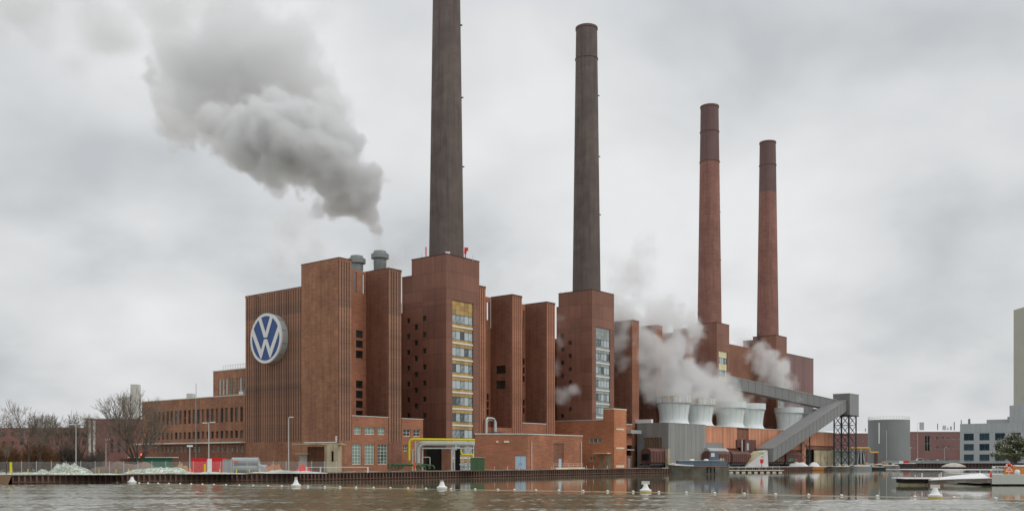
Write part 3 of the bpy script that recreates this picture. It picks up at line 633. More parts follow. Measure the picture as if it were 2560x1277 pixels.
# ------------------------------------------------------------------ orange brick building with its stair tower
kb, ka = 52.87, -11.2; ktop = 17.05; rz = 14.3
T = Thing('office_wing', 'orange brick wing with tall corner stair tower banded in cream', 'building', (kb, ka, GZ), 'F')
e0 = au(1508, kb)[0]; e1 = au(1383, kb)[0]
wi = [(au(1503, kb)[0]+i*((au(1472, kb)[0]-au(1503, kb)[0])/3)+.05, au(1503, kb)[0]+(i+1)*((au(1472, kb)[0]-au(1503, kb)[0])/3)-.05, zv(1106, 256), zv(1094, 256)) for i in range(3)]
wi += [(au(1480.5, kb)[0]+.05, au(1473, kb)[0], zv(1151, 257), zv(1140, 257)), (au(1488, kb)[0], au(1480.5, kb)[0]-.05, zv(1151, 257), zv(1140, 257))]
drs = [(au(1507, kb)[0], au(1498, kb)[0], GZ, zv(1141, 255.5)), (au(1528, kb)[0], au(1512, kb)[0], GZ, zv(1137, 255))]
T.part('wall', MB().box(kb+.3, kb+6.0, e0, e1, GZ, rz-.02).box(kb+.3, kb+6.3, ka+.3, e0, GZ, ktop-.02), M_groove)
T.part('wing_wall', MB().skin('y', kb, e0, e1, GZ, rz, wi+[drs[0]], .3), M_hi)
T.part('tower_wall', MB().skin('y', kb, ka, e0, GZ, ktop, [drs[1]], .3), M_hi)
T.part('tower_front', MB().skin('x', ka, kb+.001, 59.2, GZ, ktop, [], .3), M_hi)
for q in wi: win(T, 'y', kb, *q, 1, 1, M_frame, G_green, bar=.1)
for q in drs: T.part('door', MB().box(kb+.12, kb+.2, q[0], q[1], GZ, q[3]), M_conc)
for v in (1072, 1119.5, 1164): T.part('cream_band', MB().box(bu(1540, ka)[0], bu(1560, ka)[0], ka-.08, ka-.003, zv(v+(4 if v > 1160 else 2), 255), zv(v-2, 255)), M_cream)
T.part('tower_cap', MB().box(kb-.1, 59.3, ka-.1, e0+.1, ktop, ktop+.3), M_cream)
T.part('coping', MB().box(kb-.08, kb+6, e0+.11, e1+.1, rz, rz+.22), M_coping)
T.part('canopy', MB().box(kb-1.8, kb, au(1524, kb)[0]-.4, au(1492, kb)[0], zv(1133.5, 255), zv(1131, 255)), M_cream)
T = Thing('link_wall', 'shadowed brick link with balcony and door between stair tower and grey shed', 'building', (59.3, -2, GZ), 'F')
T.part('wall', MB().skin('x', -2, 59.3, 77, GZ, zv(1059, 270), [(bu(1567, -2)[0], bu(1583, -2)[0], zv(1121, 268), zv(1111, 268)), (bu(1567, -2)[0], bu(1580, -2)[0], zv(1138, 268), zv(1124, 268)), (bu(1570, -2)[0], bu(1578, -2)[0], GZ, zv(1142, 268))], .5), M_low)
T.part('void', MB().box(59.5, 77, -1.4, 5, GZ, 12.5), M_dark)
T.part('balcony_slab', MB().box(bu(1566, -3)[0], bu(1584, -3)[0], -3.2, -2.05, zv(1124, 266), zv(1121.5, 266)), M_concg)
T.part('door', MB().box(bu(1570, -2)[0]+.05, bu(1578, -2)[0]-.05, -1.8, -1.7, GZ, zv(1142, 268)), M_galv)
T.part('duct_band', MB().box(bu(1574, -3)[0], bu(1600, -3)[0], -3.5, -2.05, zv(1081, 268), zv(1072, 268)), M_galv)
T.part('coping', MB().box(59.3, 77, -2.1, 5, zv(1059, 270), zv(1059, 270)+.25), M_coping)
# ------------------------------------------------------------------ grey sheet metal shed
gb0, gb1, ga0, ga1 = 69.3, 90.64, -11.4, -1.6
gd = 267.0
gb0, ga0 = wf(*Wd(1671, 275.8)); gb1 = bu(1763, ga0)[0]; ga1 = au(1593, gb0)[0]; gt = zv(1057, 275.8)
T = Thing('grey_shed', 'grey corrugated metal shed with brown striped roller gate', 'shed', (gb0, ga0, GZ), 'F')
gh = (au(1654, gb0)[0], au(1609, gb0)[0], zv(1124, 278), zv(1093, 278))
T.part('core', MB().box(gb0+.35, gb1, ga0+.35, ga1, GZ, gt-.05), M_dark)
n = 13; w = (ga1-ga0)/n
for i in range(n):
    T.part('cladding_sheet', MB().skin('y', gb0, ga0+i*w+.01, ga0+(i+1)*w-.01, GZ, gt, [gh], .3, edge=.08), M_corr)
n = 18; w = (gb1-gb0)/n
for i in range(n): T.part('cladding_sheet', MB().skin('x', ga0-.02*(i % 2), gb0+i*w+.01, gb0+(i+1)*w-.01, GZ, gt, [], .3, edge=.08), M_corr)
T.part('coping', MB().box(gb0-.08, gb1+.05, ga0-.08, ga1, gt, gt+.2), M_corr)
m_sl = wall('gate_slat', rgb(138, 112, 84, 1.4), streak=.4, rand=.25)
n = 16; w = (gh[1]-gh[0])/n
for i in range(n): T.rep('gate_slat', 's', lambda: MB().box(.08, .18, .04, w-.04, 0, gh[3]-gh[2]-.1), m_sl, (gb0+.15, gh[0]+i*w, gh[2]+.05))
T.part('roof_duct', MB().box(gb0+.5, gb0+1.6, ga0+6, ga1+1, gt+.2, gt+1.3), M_paintw)
# hopper wagon at its gate
def wagon(b, a, ln, label, z0=GZ, hgt=4.6, group='rust red hopper wagons on the quay siding', wd=3.0):
    T = Thing('hopper_wagon', label, 'railway wagon', (b, a, z0), 'F', group)
    h0 = z0+1.1
    pr = [(0, h0+.5), (.45, h0), (wd-.45, h0), (wd, h0+.5), (wd, h0+hgt-2.0), (wd*.8, h0+hgt-1.35), (wd*.5, h0+hgt-1.1), (wd*.2, h0+hgt-1.35), (0, h0+hgt-2.0)]
    n = len(pr); vs = [(b, a+q, z) for q, z in pr]+[(b+ln, a+q, z) for q, z in pr]
    T.part('body', MB().add(vs, [tuple(range(n)), tuple(range(n, 2*n))[::-1]]+[(i, n+i, n+(i+1) % n, (i+1) % n) for i in range(n)]), M_wag)
    T.part('chassis', MB().box(b-.2, b+ln+.2, a+.3, a+wd-.3, h0-.35, h0-.01), M_steel)
    k = int(ln/1.4)
    for i in range(k+1): T.rep('side_rib', 'r%g' % hgt, lambda: MB().box(0, .12, -.1, .02, 0, hgt-2.6), M_wag, (b+ln*i/k-.06, a, h0+.5))
    for i in (0, 1):
        for q in (.12, .88): T.rep('buffer', 'b', lambda: MB().cbox(0, 0, 0, .5, .35, .35), M_dark, (b-.4 if i == 0 else b+ln+.4, a+wd*q, h0-.1))
    for fx in (.12, .27, .73, .88):
        T.rep('wheel', 'w', lambda: (lambda m: m.add([(.46*cos(2*pi*j/14), y, .46*sin(2*pi*j/14)) for y in (0, .12) for j in range(14)], [tuple(range(14)), tuple(range(14, 28))[::-1]]+[(j, (j+1) % 14, 14+(j+1) % 14, 14+j) for j in range(14)]))(MB()), M_dark, (b+ln*fx, a+.35, z0+.5))
    return T
wb, wa = wf(*Wd(1627, 268))
T2o = wagon(wb, wa, gb0-wb-.3, 'rust red domed hopper wagon seen end on by the grey shed gate', hgt=5.6, group=None, wd=3.3)
m = MB().box(wb-.12, wb-.02, wa+.5, wa+2.8, GZ+2.1, GZ+3.9); T2o.part('end_hatch', m, M_dark)
m = MB()
for z in range(8): m.tube((wb-.2, wa+.6, GZ+1+z*.45), (wb-.2, wa+1.1, GZ+1+z*.45), .03, n=4)
for a_ in (wa+.6, wa+1.1): m.tube((wb-.2, a_, GZ+.8), (wb-.2, a_, GZ+4.4), .04, n=4)
T2o.part('ladder', m, M_steel)
solo('concrete_pillar', MB().box(gb0-2.2, gb0-.8, wa-1.0, wa-.15, GZ, GZ+5.4), M_conc, 'grey concrete pillar between the end-on wagon and the shed corner', 'pillar', (0, 0, 0), 'F')
# ------------------------------------------------------------------ orange cladded cooling plant with six white fan stacks
oa = -11.0
T = Thing('cooling_plant', 'long cooling plant clad in upright orange boards beneath the white fan stacks', 'building', (gb1+.1, oa, GZ), 'F')
ob = [(bu(1763, oa)[0], bu(1843, oa)[0]), (bu(1872, oa)[0], bu(2003, oa)[0]), (bu(2004, oa)[0], bu(2083, oa)[0])]
ot = 14.1
T.part('core', MB().box(ob[0][0]+.3, ob[2][1], oa+.9, oa+14, GZ, ot-.1), M_dark)
T.part('recess_wall', MB().box(ob[0][0], ob[2][1], oa+.4, oa+.85, zv(1118, 300), ot-.12), M_brick2)
low_wall = MB().box(ob[0][0], ob[2][0], oa+.5, oa+.89, GZ, zv(1119, 300)); T.part('base_wall', low_wall, M_brick2)
for s0, s1 in ob:
    n = max(1, round((s1-s0)/1.25)); w = (s1-s0)/n
    for i in range(n):
        b = s0+i*w; zb_ = (zv(1104, 285) if i < n*.55 else zv(1118, 290)) if s0 == ob[0][0] else (zv(1121, 310) if s0 == ob[1][0] else zv(1112, 350))
        T.part('cladding_board', MB().box(b+.02, b+w-.02, oa+(.05 if i % 2 else 0), oa+.38, zb_, ot), M_wood)
for i in range(3):
    q = bu(2036+17*i, oa)[0]; T.part('gate_leaf', MB().box(q+.05, bu(2052+17*i, oa)[0], oa+.1, oa+.3, GZ, zv(1124, 355)), M_conc)
T.part('end_board', MB().box(ob[2][0]-.2, ob[2][0]+4, oa+.05, oa+.4, GZ, zv(1112, 350)), M_wood)
T.part('roof_edge', MB().box(ob[0][0]-.1, ob[2][1], oa-.12, oa+14, ot, ot+.22), M_coping)
T.part('stair_block', MB().box(bu(1858, oa-1)[0], bu(1886, oa-1)[0], oa-1.6, oa-.02, GZ, zv(1096, 300)), M_wag)
q = (bu(1866, oa-1.6)[0], bu(1872.5, oa-1.6)[0]); win(T, 'x', oa-1.86, q[0], q[1], zv(1124, 298), zv(1104, 298), 1, 3, M_framed, G_strip, dep=.2, bar=.1)
T.part('stair_side', MB().box(bu(1841, oa-.2)[0], bu(1858, oa-.2)[0]-.02, oa-.4, oa-.02, zv(1116, 297), zv(1096, 297)), M_wag)
T.part('rail_post', MB().box(bu(1856, oa-2)[0], bu(1857.5, oa-2)[0], oa-1.9, oa-1.61, GZ, zv(1096, 297)), M_galv)
labs = ['nearest white fan stack with rust streaks under its rim', 'second white fan stack, tan rust stains on its collar', 'third white fan stack, clean, with steam curling off its rim', 'fourth white fan stack, partly behind the third', 'fifth white fan stack seen past the conveyor gallery', 'farthest white fan stack, half hidden by the sloping conveyor']
for i, (u, vt, mt) in enumerate(((1684, 991, M_rusty), (1745, 997, M_rusty), (1825, 1005, M_white), (1875, 1009, M_white), (1972, 1019, M_white), (2014, 1023, M_white))):
    a = -5.4; b, d = bu(u, a); top = zv(vt, d); ws = 5.15
    T = Thing('fan_stack', labs[i], 'cooling stack', (b, a, ot+.2), 'F', 'white fan stacks of the cooling plant')
    z0 = ot+.22; H = top-2.0-z0
    T.part('shell', MB().lathe([(ws*1.0, z0), (ws*.92, z0+H*.05), (ws*.855, z0+H*.14), (ws*.835, z0+H*.26), (ws*.86, z0+H*.5), (ws*.92, z0+H*.8), (ws*.985, z0+H)], b, a, 44, False, False), M_white)
    T.part('collar', MB().lathe([(ws*.98, top-2.05), (ws*1.025, top-2.0), (ws*1.03, top), (ws*.95, top), (ws*.9, top-2.5), (.1, top-2.6)], b, a, 44, False, True), mt)
    T.part('ring', MB().lathe([(ws*1.0, top-2.12), (ws*1.05, top-2.1), (ws*1.05, top-1.98), (ws*1.0, top-1.96)], b, a, 44, False, False), M_tarp)
    for k in range(14):
        q = 2*pi*k/14; m = MB(); pr = [(.862, .06), (.832, .22), (.862, .5), (.932, .8), (.987, 1.0)]
        if sin(q) > .5: continue
        for (r0_, f0), (r1_, f1) in zip(pr, pr[1:]): m.tube((b+ws*r0_*cos(q), a+ws*r0_*sin(q), z0+H*f0), (b+ws*r1_*cos(q), a+ws*r1_*sin(q), z0+H*f1), .03, n=3, caps=False)
        T.part('seam', m, M_tarp)
for i, (b, ln) in enumerate(((101.5, 13), (116, 13), (142, 14), (157.5, 14))):
    wagon(b, oa-3.6+(0 if i < 2 else 0), ln, ('rust red hopper wagon left of the white chute base', 'rust red hopper wagon touching the white chute base', 'graffiti sprayed rust wagon under the conveyor gallery', 'snow topped rust wagon beside the small trestle')[i], hgt=5.0)
# graffiti patches: flat paint on the wagons
for i, (b, c) in enumerate(((103, rgb(120, 140, 90, 1.3)), (107, rgb(190, 190, 150, 1.3)), (144, rgb(180, 90, 120, 1.3)), (150, rgb(120, 130, 80, 1.3)), (159.5, rgb(60, 150, 120, 1.4)), (164, rgb(150, 90, 100, 1.3)))):
    m = MB(); random.seed(i)
    z = GZ+1.65; q = oa-3.64
    for k in range(7):
        x = b+k*.5; m.add([(x, q-.002*k, z+random.uniform(0, .15)), (x+.3, q-.002*k, z+random.uniform(0, .3)), (x+.55, q-.002*k, z+random.uniform(.8, 1.3)), (x+.05, q-.002*k, z+random.uniform(.7, 1.2))], [(0, 1, 2, 3)])
    solo('graffiti', m, wall('spray_%d' % i, c, var=.3, streak=0), ('faded green spray paint on the left wagon', 'cream spray paint on the left wagon', 'pink spray paint on the wagon under the gallery', 'olive spray paint on the wagon under the gallery', 'turquoise spray paint on the snow topped wagon', 'dull red spray paint on the snow topped wagon')[i], 'graffiti', (0, 0, 0), 'F')
# small grey lean-to and barrel hopper right of the shed
T = Thing('lean_to', 'low grey metal lean-to attached to the right of the grey shed', 'shed', (gb1+.05, ga0, GZ), 'F')
q1 = bu(1807, ga0)[0]
T.part('wall', MB().box(gb1+.06, q1, ga0+.1, ga0+1.5, GZ, zv(1104, 283)), M_corr)
T = Thing('barrel_hopper', 'rounded light grey metal hopper behind the barge wheelhouse', 'tank', (gb1, ga0-1, GZ), 'F')
bb0, bb1 = gb1-.4, bu(1822, ga0-1)[0]
pr = [(q*.8, z) for q, z in ((0, 2), (.2, 4), (.9, 5.2), (2, 5.9), (3.2, 5.9), (3.6, 4), (3.6, 2))]
vs = [(bb0, ga0-2.4+q, GZ+z) for q, z in pr]+[(bb1-(1.6 if z > 4.5 else 0), ga0-2.4+q, GZ+z) for q, z in pr]; n = len(pr)
T.part('shell', MB().add(vs, [tuple(range(n)), tuple(range(n, 2*n))[::-1]]+[(i, n+i, n+(i+1) % n, (i+1) % n) for i in range(n)]), M_tarp)
T.part('frame', MB().box(bb0+.2, bb1-.2, ga0-2.2, ga0-.1, GZ, GZ+2.02), M_corr)
# ------------------------------------------------------------------ conveyors
def gallery(T, name, p0, p1, w, h, mat, mroof, bays=14):
    """sloping box gallery; p = middle of the floor at each end (world)"""
    p0, p1 = Vector(p0), Vector(p1); d = p1-p0; dh = Vector((d.x, d.y, 0)).normalized(); s = Vector((dh.y, -dh.x, 0)); up = Vector((0, 0, 1))
    def sect(p): return [p+s*w/2, p+s*w/2+up*h, p-s*w/2+up*h, p-s*w/2]
    A_, B_ = sect(p0), sect(p1); T.part(name, MB().add(A_+B_, [(0, 3, 2, 1), (4, 5, 6, 7), (0, 1, 5, 4), (2, 3, 7, 6), (3, 0, 4, 7)]), mat)
    r0, r1 = A_[1]+s*.15+up*.01, A_[2]-s*.15+up*.01; r2, r3 = B_[2]-s*.15+up*.01, B_[1]+s*.15+up*.01
    T.part(name+'_roof', MB().add([r0, r1, r2, r3]+[q+up*.16 for q in (r0, r1, r2, r3)], [(0,3,2,1),(4,5,6,7),(0,1,5,4),(1,2,6,5),(2,3,7,6),(3,0,4,7)]), mroof)
    for i in range(bays+1):
        t = i/bays; q = p0+d*t+s*(w/2+.02); T.part('cover_strip', MB().add([q-dh*.05, q+dh*.05, q+dh*.05+up*h, q-dh*.05+up*h]+[x+s*.05 for x in (q-dh*.05, q+dh*.05, q+dh*.05+up*h, q-dh*.05+up*h)], [(4,5,6,7),(0,1,5,4),(1,2,6,5),(2,3,7,6),(3,0,4,7)]), mat)
hd = 370.0
hb, ha = wf(*Wd(2124, hd-3))                                            # near corner of the transfer head
hz0, hz1 = zv(1037, hd), zv(985, hd)
T = Thing('transfer_tower', 'grey coal transfer head on a dark lattice steel tower', 'tower', (hb, ha, GZ), 'F')
wB = bu(2147, ha)[0]-hb; wA = au(2083, hb)[0]-ha
T.part('head_box', MB().box(hb, hb+wB, ha, ha+wA, hz0, hz1), M_conv)
n = 6
for i in range(n+1): T.part('cover_strip', MB().box(hb-.06, hb-.002, ha+wA*i/n-.05, ha+wA*i/n+.05, hz0, hz1), M_conv)
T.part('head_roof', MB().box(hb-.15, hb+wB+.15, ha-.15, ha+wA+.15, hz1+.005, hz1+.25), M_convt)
legs = []
lb0, lb1, la0, la1 = hb+.2, hb+wB*.78, ha+.3, ha+wA-.3
for b in (lb0, lb1):
    for k in range(3): legs.append((b, la0+(la1-la0)*k/2))
def brace(T, x0, y0, x1, y1, z0, z1, n, nm='lattice_brace'):
    m = MB()
    for i in range(n):
        a, b = z0+(z1-z0)*i/n, z0+(z1-z0)*(i+1)/n
        m.tube((x0, y0, a), (x1, y1, b), .11, n=4, caps=False); m.tube((x0, y0, b), (x1, y1, a), .11, n=4, caps=False); m.tube((x0, y0, b), (x1, y1, b), .12, n=4, caps=False)
    T.part(nm, m, M_steel)
for b, a in legs: T.part('leg', MB().box(b-.22, b+.22, a-.22, a+.22, GZ, hz0), M_steel)
for b in (lb0, lb1):
    brace(T, b, la0, b, (la0+la1)/2, GZ+.3, hz0-.1, 5); brace(T, b, (la0+la1)/2, b, la1, GZ+.3, hz0-.1, 5)
brace(T, lb0, la0, lb1, la0, GZ+.3, hz0-.1, 5); brace(T, lb0, la1, lb1, la1, GZ+.3, hz0-.1, 5)
T.part('deck_beam', MB().box(hb-.1, hb+wB+.1, ha-.1, ha+wA+.1, hz0-.35, hz0-.005), M_steel)
nd = 316.0
P0 = Vector(Wd(1908, nd)+(zv(1155, nd),)); 
T = Thing('lower_conveyor', 'long grey enclosed conveyor sloping up from the white chute to the lattice tower', 'conveyor', (P0.x, P0.y, GZ), 'W')
e_ = Vector(Wd(2099, hd)+(zv(1027, hd),)); st_ = Vector(Wd(1912, nd)+(zv(1154, nd),))
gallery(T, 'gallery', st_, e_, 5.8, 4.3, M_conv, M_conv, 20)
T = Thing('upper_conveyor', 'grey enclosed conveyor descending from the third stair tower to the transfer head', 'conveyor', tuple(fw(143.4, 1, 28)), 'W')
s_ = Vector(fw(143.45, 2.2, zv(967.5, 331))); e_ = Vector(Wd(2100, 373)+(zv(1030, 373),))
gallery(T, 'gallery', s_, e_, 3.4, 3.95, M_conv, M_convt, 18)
T = Thing('trestle', 'small dark lattice trestle under the middle of the lower conveyor', 'trestle', Wd(2013, 352)+(GZ,), 'W')
(x0, y0), (x1, y1) = Wd(2003, 351), Wd(2024, 353)
for x, y in ((x0, y0), (x1, y1)): T.part('leg', MB().box(x-.2, x+.2, y-.2, y+.2, GZ, zv(1085 if x > x0+.1 else 1098, 352)), M_steel)
m = MB()
for za_, zb_ in ((zv(1155, 352), zv(1130, 352)), (zv(1130, 352), zv(1098, 352))): m.tube((x0, y0, za_), (x1, y1, zb_), .1, n=4); m.tube((x0, y0, zb_), (x1, y1, za_), .1, n=4)
T.part('lattice_brace', m, M_steel)
# white concrete chute base
T = Thing('chute_base', 'white painted concrete chute base with mossy sloping top', 'concrete base', Wd(1890, 312)+(GZ,), 'W')
pl = [Wd(1832, 308), Wd(1937, 308)]; dd = 326
fl = [(1845, 1165), (1896, 1127), (1919.5, 1126), (1921.5, 1164)]
P_ = lambda u, v, d: (Wd(u, d)[0], d, max(zv(v, d), GZ))
fr = [P_(1862, 1165, 308), P_(1919, 1127, 308), P_(1921, 1165, 308)]
bk = [P_(1833, 1165, 314), P_(1890, 1125, 314), P_(1917, 1125.5, 314), P_(1921, 1165, 314)]
v = [P_(1862, 1167, 308), P_(1910, 1129, 308), P_(1919, 1126, 308), P_(1921, 1167, 308), P_(1832, 1167, 314), P_(1884, 1127, 314), P_(1914, 1124.5, 314), P_(1921, 1167, 314)]
T.part('body', MB().add(v, [(0, 3, 2, 1), (4, 5, 6, 7), (2, 3, 7, 6), (0, 4, 7, 3)]), M_paintw)
T.part('sloping_top', MB().add([Vector(v[i])+Vector((0, -.03, .02)) for i in (0, 1, 2, 4, 5, 6)], [(0, 1, 4, 3), (1, 2, 5, 4)]), wall('mossy_concrete', rgb(204, 198, 164, 1.3), streak=.1, var=.2, tone=rgb(120, 116, 84, 1.2)))
m = MB()
for z_ in (1133, 1141, 1149): m.cbox(Wd(1906, 307.9)[0], 307.93, zv(z_, 308), .9, .06, .12)
T.part('stencil_mark', m, M_framed)
T = Thing('lifebuoy_post', 'red lifebuoy on a red post in front of the white chute base', 'lifebuoy', Wd(1904, 285)+(GZ,), 'W')
x, y = Wd(1904, 285); T.part('post', MB().tube((x, y, .5), (x, y, zv(1150, 285)), .1), M_red); T.part('ring_box', MB().cbox(x, y-.1, zv(1152, 285), .9, .25, 1.2), M_red)
# ------------------------------------------------------------------ roof vents behind the gable block
for i, (u, vt, d, lab) in enumerate(((950, 628, 226, 'steaming round grey roof vent with a wide collar, the taller of two'), (892, 640, 226, 'round grey roof vent half hidden behind the tall gable block'))):
    b, a = wf(*Wd(u, d)); top = zv(vt, d)
    T = Thing('roof_vent', lab, 'roof vent', (b, a, 38.5), 'F', 'round grey roof vents')
    T.part('shaft', MB().lathe([(1.45, 38.4), (1.45, top-3.4), (1.52, top-3.3), (1.5, top-2)], b, a, 28, False, False), M_vent)
    T.part('collar', MB().lathe([(1.35, top-1.9), (2.08, top-1.75), (2.1, top-.75), (1.6, top-.55)], b, a, 28, False, False), M_vent)
    T.part('cap', MB().lathe([(1.55, top-.6), (1.5, top-.1), (1.4, top), (1.2, top), (1.15, top-1), (.1, top-1)], b, a, 28, False, True), M_vent)
def mast(u, v0, v1, d, lab, r=.06, mt=None, kind='rod', name='roof_mast'):
    x, y = Wd(u, d); T = Thing(name, lab, 'mast', (x, y, zv(v1, d)), 'W')
    T.part('pole', MB().tube((x, y, zv(v1, d)-.3), (x, y, zv(v0, d)), r, n=6), mt or M_galv)
    return T, x, y
T, x, y = mast(1065, 617, 641, 224, 'red lattice aerial on the left roof edge of the nearest stair tower', .12, M_red); 
for v in (621, 626, 631, 636): T.part('rung', MB().cbox(x, y, zv(v, 224), .5, .1, .1), M_red)
T, x, y = mast(1163.5, 618, 641, 224, 'red bent aerial on the right roof edge of the nearest stair tower', .14, M_red); T.part('antenna_box', MB().cbox(x+.2, y, zv(623, 224), .9, .5, .7), M_red); T.part('antenna_box', MB().cbox(x, y, zv(631, 224), .55, .4, .6), M_red)
mast(1054, 634, 643, 225, 'thin grey rod beside the red lattice aerial', .05); mast(1182, 638, 650, 226, 'thin grey rod at the right corner of the nearest tower roof', .05)
x, y = Wd(1119, 220.5); solo('roof_box', MB().box(x-.5, x+.5, y, y+1, 50.9, zv(630, 221)), M_paintw, 'small white box at the front roof corner of the nearest stair tower', 'box', (0, 0, 0))
mast(1896, 833, 848, 366, 'dark short flue on the shoulder of the farthest stair tower', .25, M_steel)
for i, (u, v, d) in enumerate(((1402, 728, 273), (1415, 727, 272), (1712, 808, 333), (1720, 806, 333), (1868, 843, 369), (1876, 844, 369), (620, 735, 213.5), (650, 731, 211))):
    mast(u, v, v+8, d, ['rod on the left roof edge of the second stair tower', 'second rod on the left roof edge of the second stair tower', 'thin rod on the shoulder of the third stair tower', 'rod nearer the third chimney on the tower shoulder', 'rod on the outer shoulder of the farthest stair tower', 'rod on the inner shoulder of the farthest stair tower', 'small rod at the left top corner of the fluted gable', 'small rod on the roof edge of the fluted gable'][i], .05)
m = MB(); x, y = Wd(1491, 272.5)
T = Thing('hooked_rod', 'hooked steel rod on the rim of the second chimney', 'rod', (x, y, 125.5), 'W'); z = 126
T.part('rod', MB().pipe([(x, y, z-3), (x, y, z+.9), (x-.55, y, z+.9), (x-.55, y, z-.2)], .07, n=6, bend=.3), M_galv)
# ------------------------------------------------------------------ pipe bridge at the foot of the first stair tower
pd = 205.0
def Q(u, v, d=pd): x, y = Wd(u, d); return (x, y, zv(v, d))
T = Thing('pipe_bridge', 'pipe bridge with silver pipes and grey posts under the yellow gas pipe', 'pipe bridge', Wd(1100, pd)+(GZ,), 'W')
for u0, v0, r, dd in ((1046, 1109, .42, 0), (1040, 1104, .26, 1.5)):
    T.part('silver_pipe', MB().pipe([Q(u0, 1160, pd+dd), Q(u0, v0, pd+dd), Q(1187, v0+1, pd+dd)], r, bend=1.6, n=12), M_galv)
T.part('beam', MB().box(Q(1056, 0)[0], Q(1186, 0)[0], pd-.4, pd+.4, zv(1121, pd), zv(1118, pd)), M_galv)
T.part('beam', MB().box(Q(1028, 0)[0], Q(1042, 0)[0], pd-.1, pd+.1, zv(1103, pd), zv(1101.5, pd)), M_galv)
T.part('beam', MB().box(Q(1028, 0)[0], Q(1040, 0)[0], pd-.1, pd+.1, zv(1123.5, pd), zv(1122, pd)), M_galv)
for u, v0, r in ((1032, 1122, .13), (1039, 1100, .13), (1057, 1118, .1), (1130, 1122, .16), (1136, 1122, .13), (1170, 1102, .16), (1184, 1104, .13)):
    x, y, z = Q(u, v0); T.part('post', MB().box(x-r, x+r, y-r, y+r, GZ, z), M_galv)
T.part('hanger', MB().box(Q(1138, 0)[0], Q(1142.5, 0)[0], pd-.6, pd-.45, zv(1124, pd), zv(1107, pd)), M_galv)
T.part('small_pipe', MB().pipe([Q(1055, 1160), Q(1055, 1142), Q(1075, 1142), Q(1075, 1160)], .09, bend=.3, n=8), M_galv)
m = MB()
for u in (1153, 1159.5): m.tube(Q(u, 1165), Q(u, 1122), .06, n=4)
for k in range(8): m.tube(Q(1153, 1160-k*5), Q(1159.5, 1160-k*5), .045, n=4)
T.part('ladder', m, M_galv); T.part('walkway', MB().box(Q(1149, 0)[0], Q(1174, 0)[0], pd-.5, pd+.5, zv(1161, pd), zv(1158, pd)), M_galv)
T = Thing('yellow_gas_pipe', 'bright yellow gas pipe bent over the pipe bridge', 'pipe', Q(1024, 1165)[:2]+(GZ,), 'W')
T.part('main_pipe', MB().pipe([Q(1023, 1150, pd-1), Q(1023, 1097, pd-1), Q(1187, 1099, pd-1)], .25, bend=1.0, n=12), M_yellow)
T.part('flange', MB().tube(Q(1131, 1098.3, pd-1), Q(1133, 1098.3, pd-1), .32, n=12), M_yellow)
T.part('branch_pipe', MB().pipe([Q(1152, 1123, pd-1), Q(1154, 1135.5, pd-1), Q(1183, 1135.5, pd-1), Q(1183, 1143, pd-1)], .16, bend=.5, n=10), M_yellow)
x0, x1 = Q(1176, 0, 203)[0], Q(1211, 0, 203)[0]
T = Thing('green_cabinet', 'dark green metal cabinet below the yellow branch pipe', 'cabinet', (x0, 203, GZ), 'W')
T.part('body', MB().box(x0, x1, 203, 205.2, GZ+.05, zv(1143.5, 203)), M_green); T.part('roof', MB().box(x0-.1, x1+.1, 202.9, 205.3, zv(1143.4, 203), zv(1142.4, 203)), M_galv)
T.part('door_seam', MB().box((x0+x1)/2-.15, (x0+x1)/2-.09, 202.96, 202.999, GZ+.1, zv(1144, 203)), M_steel)
T = Thing('valve_station', 'tangle of dark green valves and pipes left of the pipe bridge', 'valves', Q(1010, 1170, 200)[:2]+(GZ,), 'W'); random.seed(5)
for k in range(5): T.part('pipe', MB().pipe([Q(970+k*9, 1171, 198+k), Q(970+k*9, 1159+k % 2*3, 198+k), Q(1040+k*11, 1161+k % 3*2, 198+k), Q(1042+k*11, 1171, 198+k)], .15, bend=.4, n=8), M_green)
for k in range(9):
    x, y, z = Q(975+k*12, 1160+random.uniform(-2, 3), 197.6); T.part('valve_wheel', MB().tube((x, y, z), (x, y, z+.12), .3, n=10).tube((x, y, z-.8), (x, y, z), .05, n=5), M_green)
x, y, z = Q(1037, 1160, 196)
T = Thing('red_marker', 'small red diamond marker on a post at the quay edge', 'sign', (x, y, GZ), 'W')
T.part('board', MB().add([(x-.42, y, z), (x, y, z-.62), (x+.42, y, z), (x, y, z+.7), (x-.42, y+.06, z), (x, y+.06, z-.62), (x+.42, y+.06, z), (x, y+.06, z+.7)], [(0,1,2,3),(7,6,5,4),(0,4,5,1),(1,5,6,2),(2,6,7,3),(3,7,4,0)]), M_orng); T.part('post', MB().box(x-.05, x+.05, y+.07, y+.15, GZ, z), M_orng)
T = Thing('dark_gateway', 'dark open gateway in the tower foot behind the pipe bridge', 'gateway', Q(1090, 0, 213)[:2]+(GZ,), 'W')
T.part('void', MB().box(Q(1066, 0, 211)[0], Q(1104, 0, 211)[0], 211, 211.5, GZ, zv(1120, 211)), M_dark)
T.part('pier', MB().box(Q(1104, 0, 211)[0], Q(1126, 0, 211)[0], 210.8, 211.6, GZ, zv(1118, 211)), M_brick2)
T.part('void', MB().box(Q(1138, 0, 211)[0], Q(1150, 0, 211)[0], 211, 211.5, GZ, zv(1120, 211)), M_dark)
T.part('concrete_lintel', MB().box(Q(1122, 0, 211)[0], Q(1186, 0, 211)[0], 210.5, 211.5, zv(1112, 211), zv(1102, 211)), M_conc)
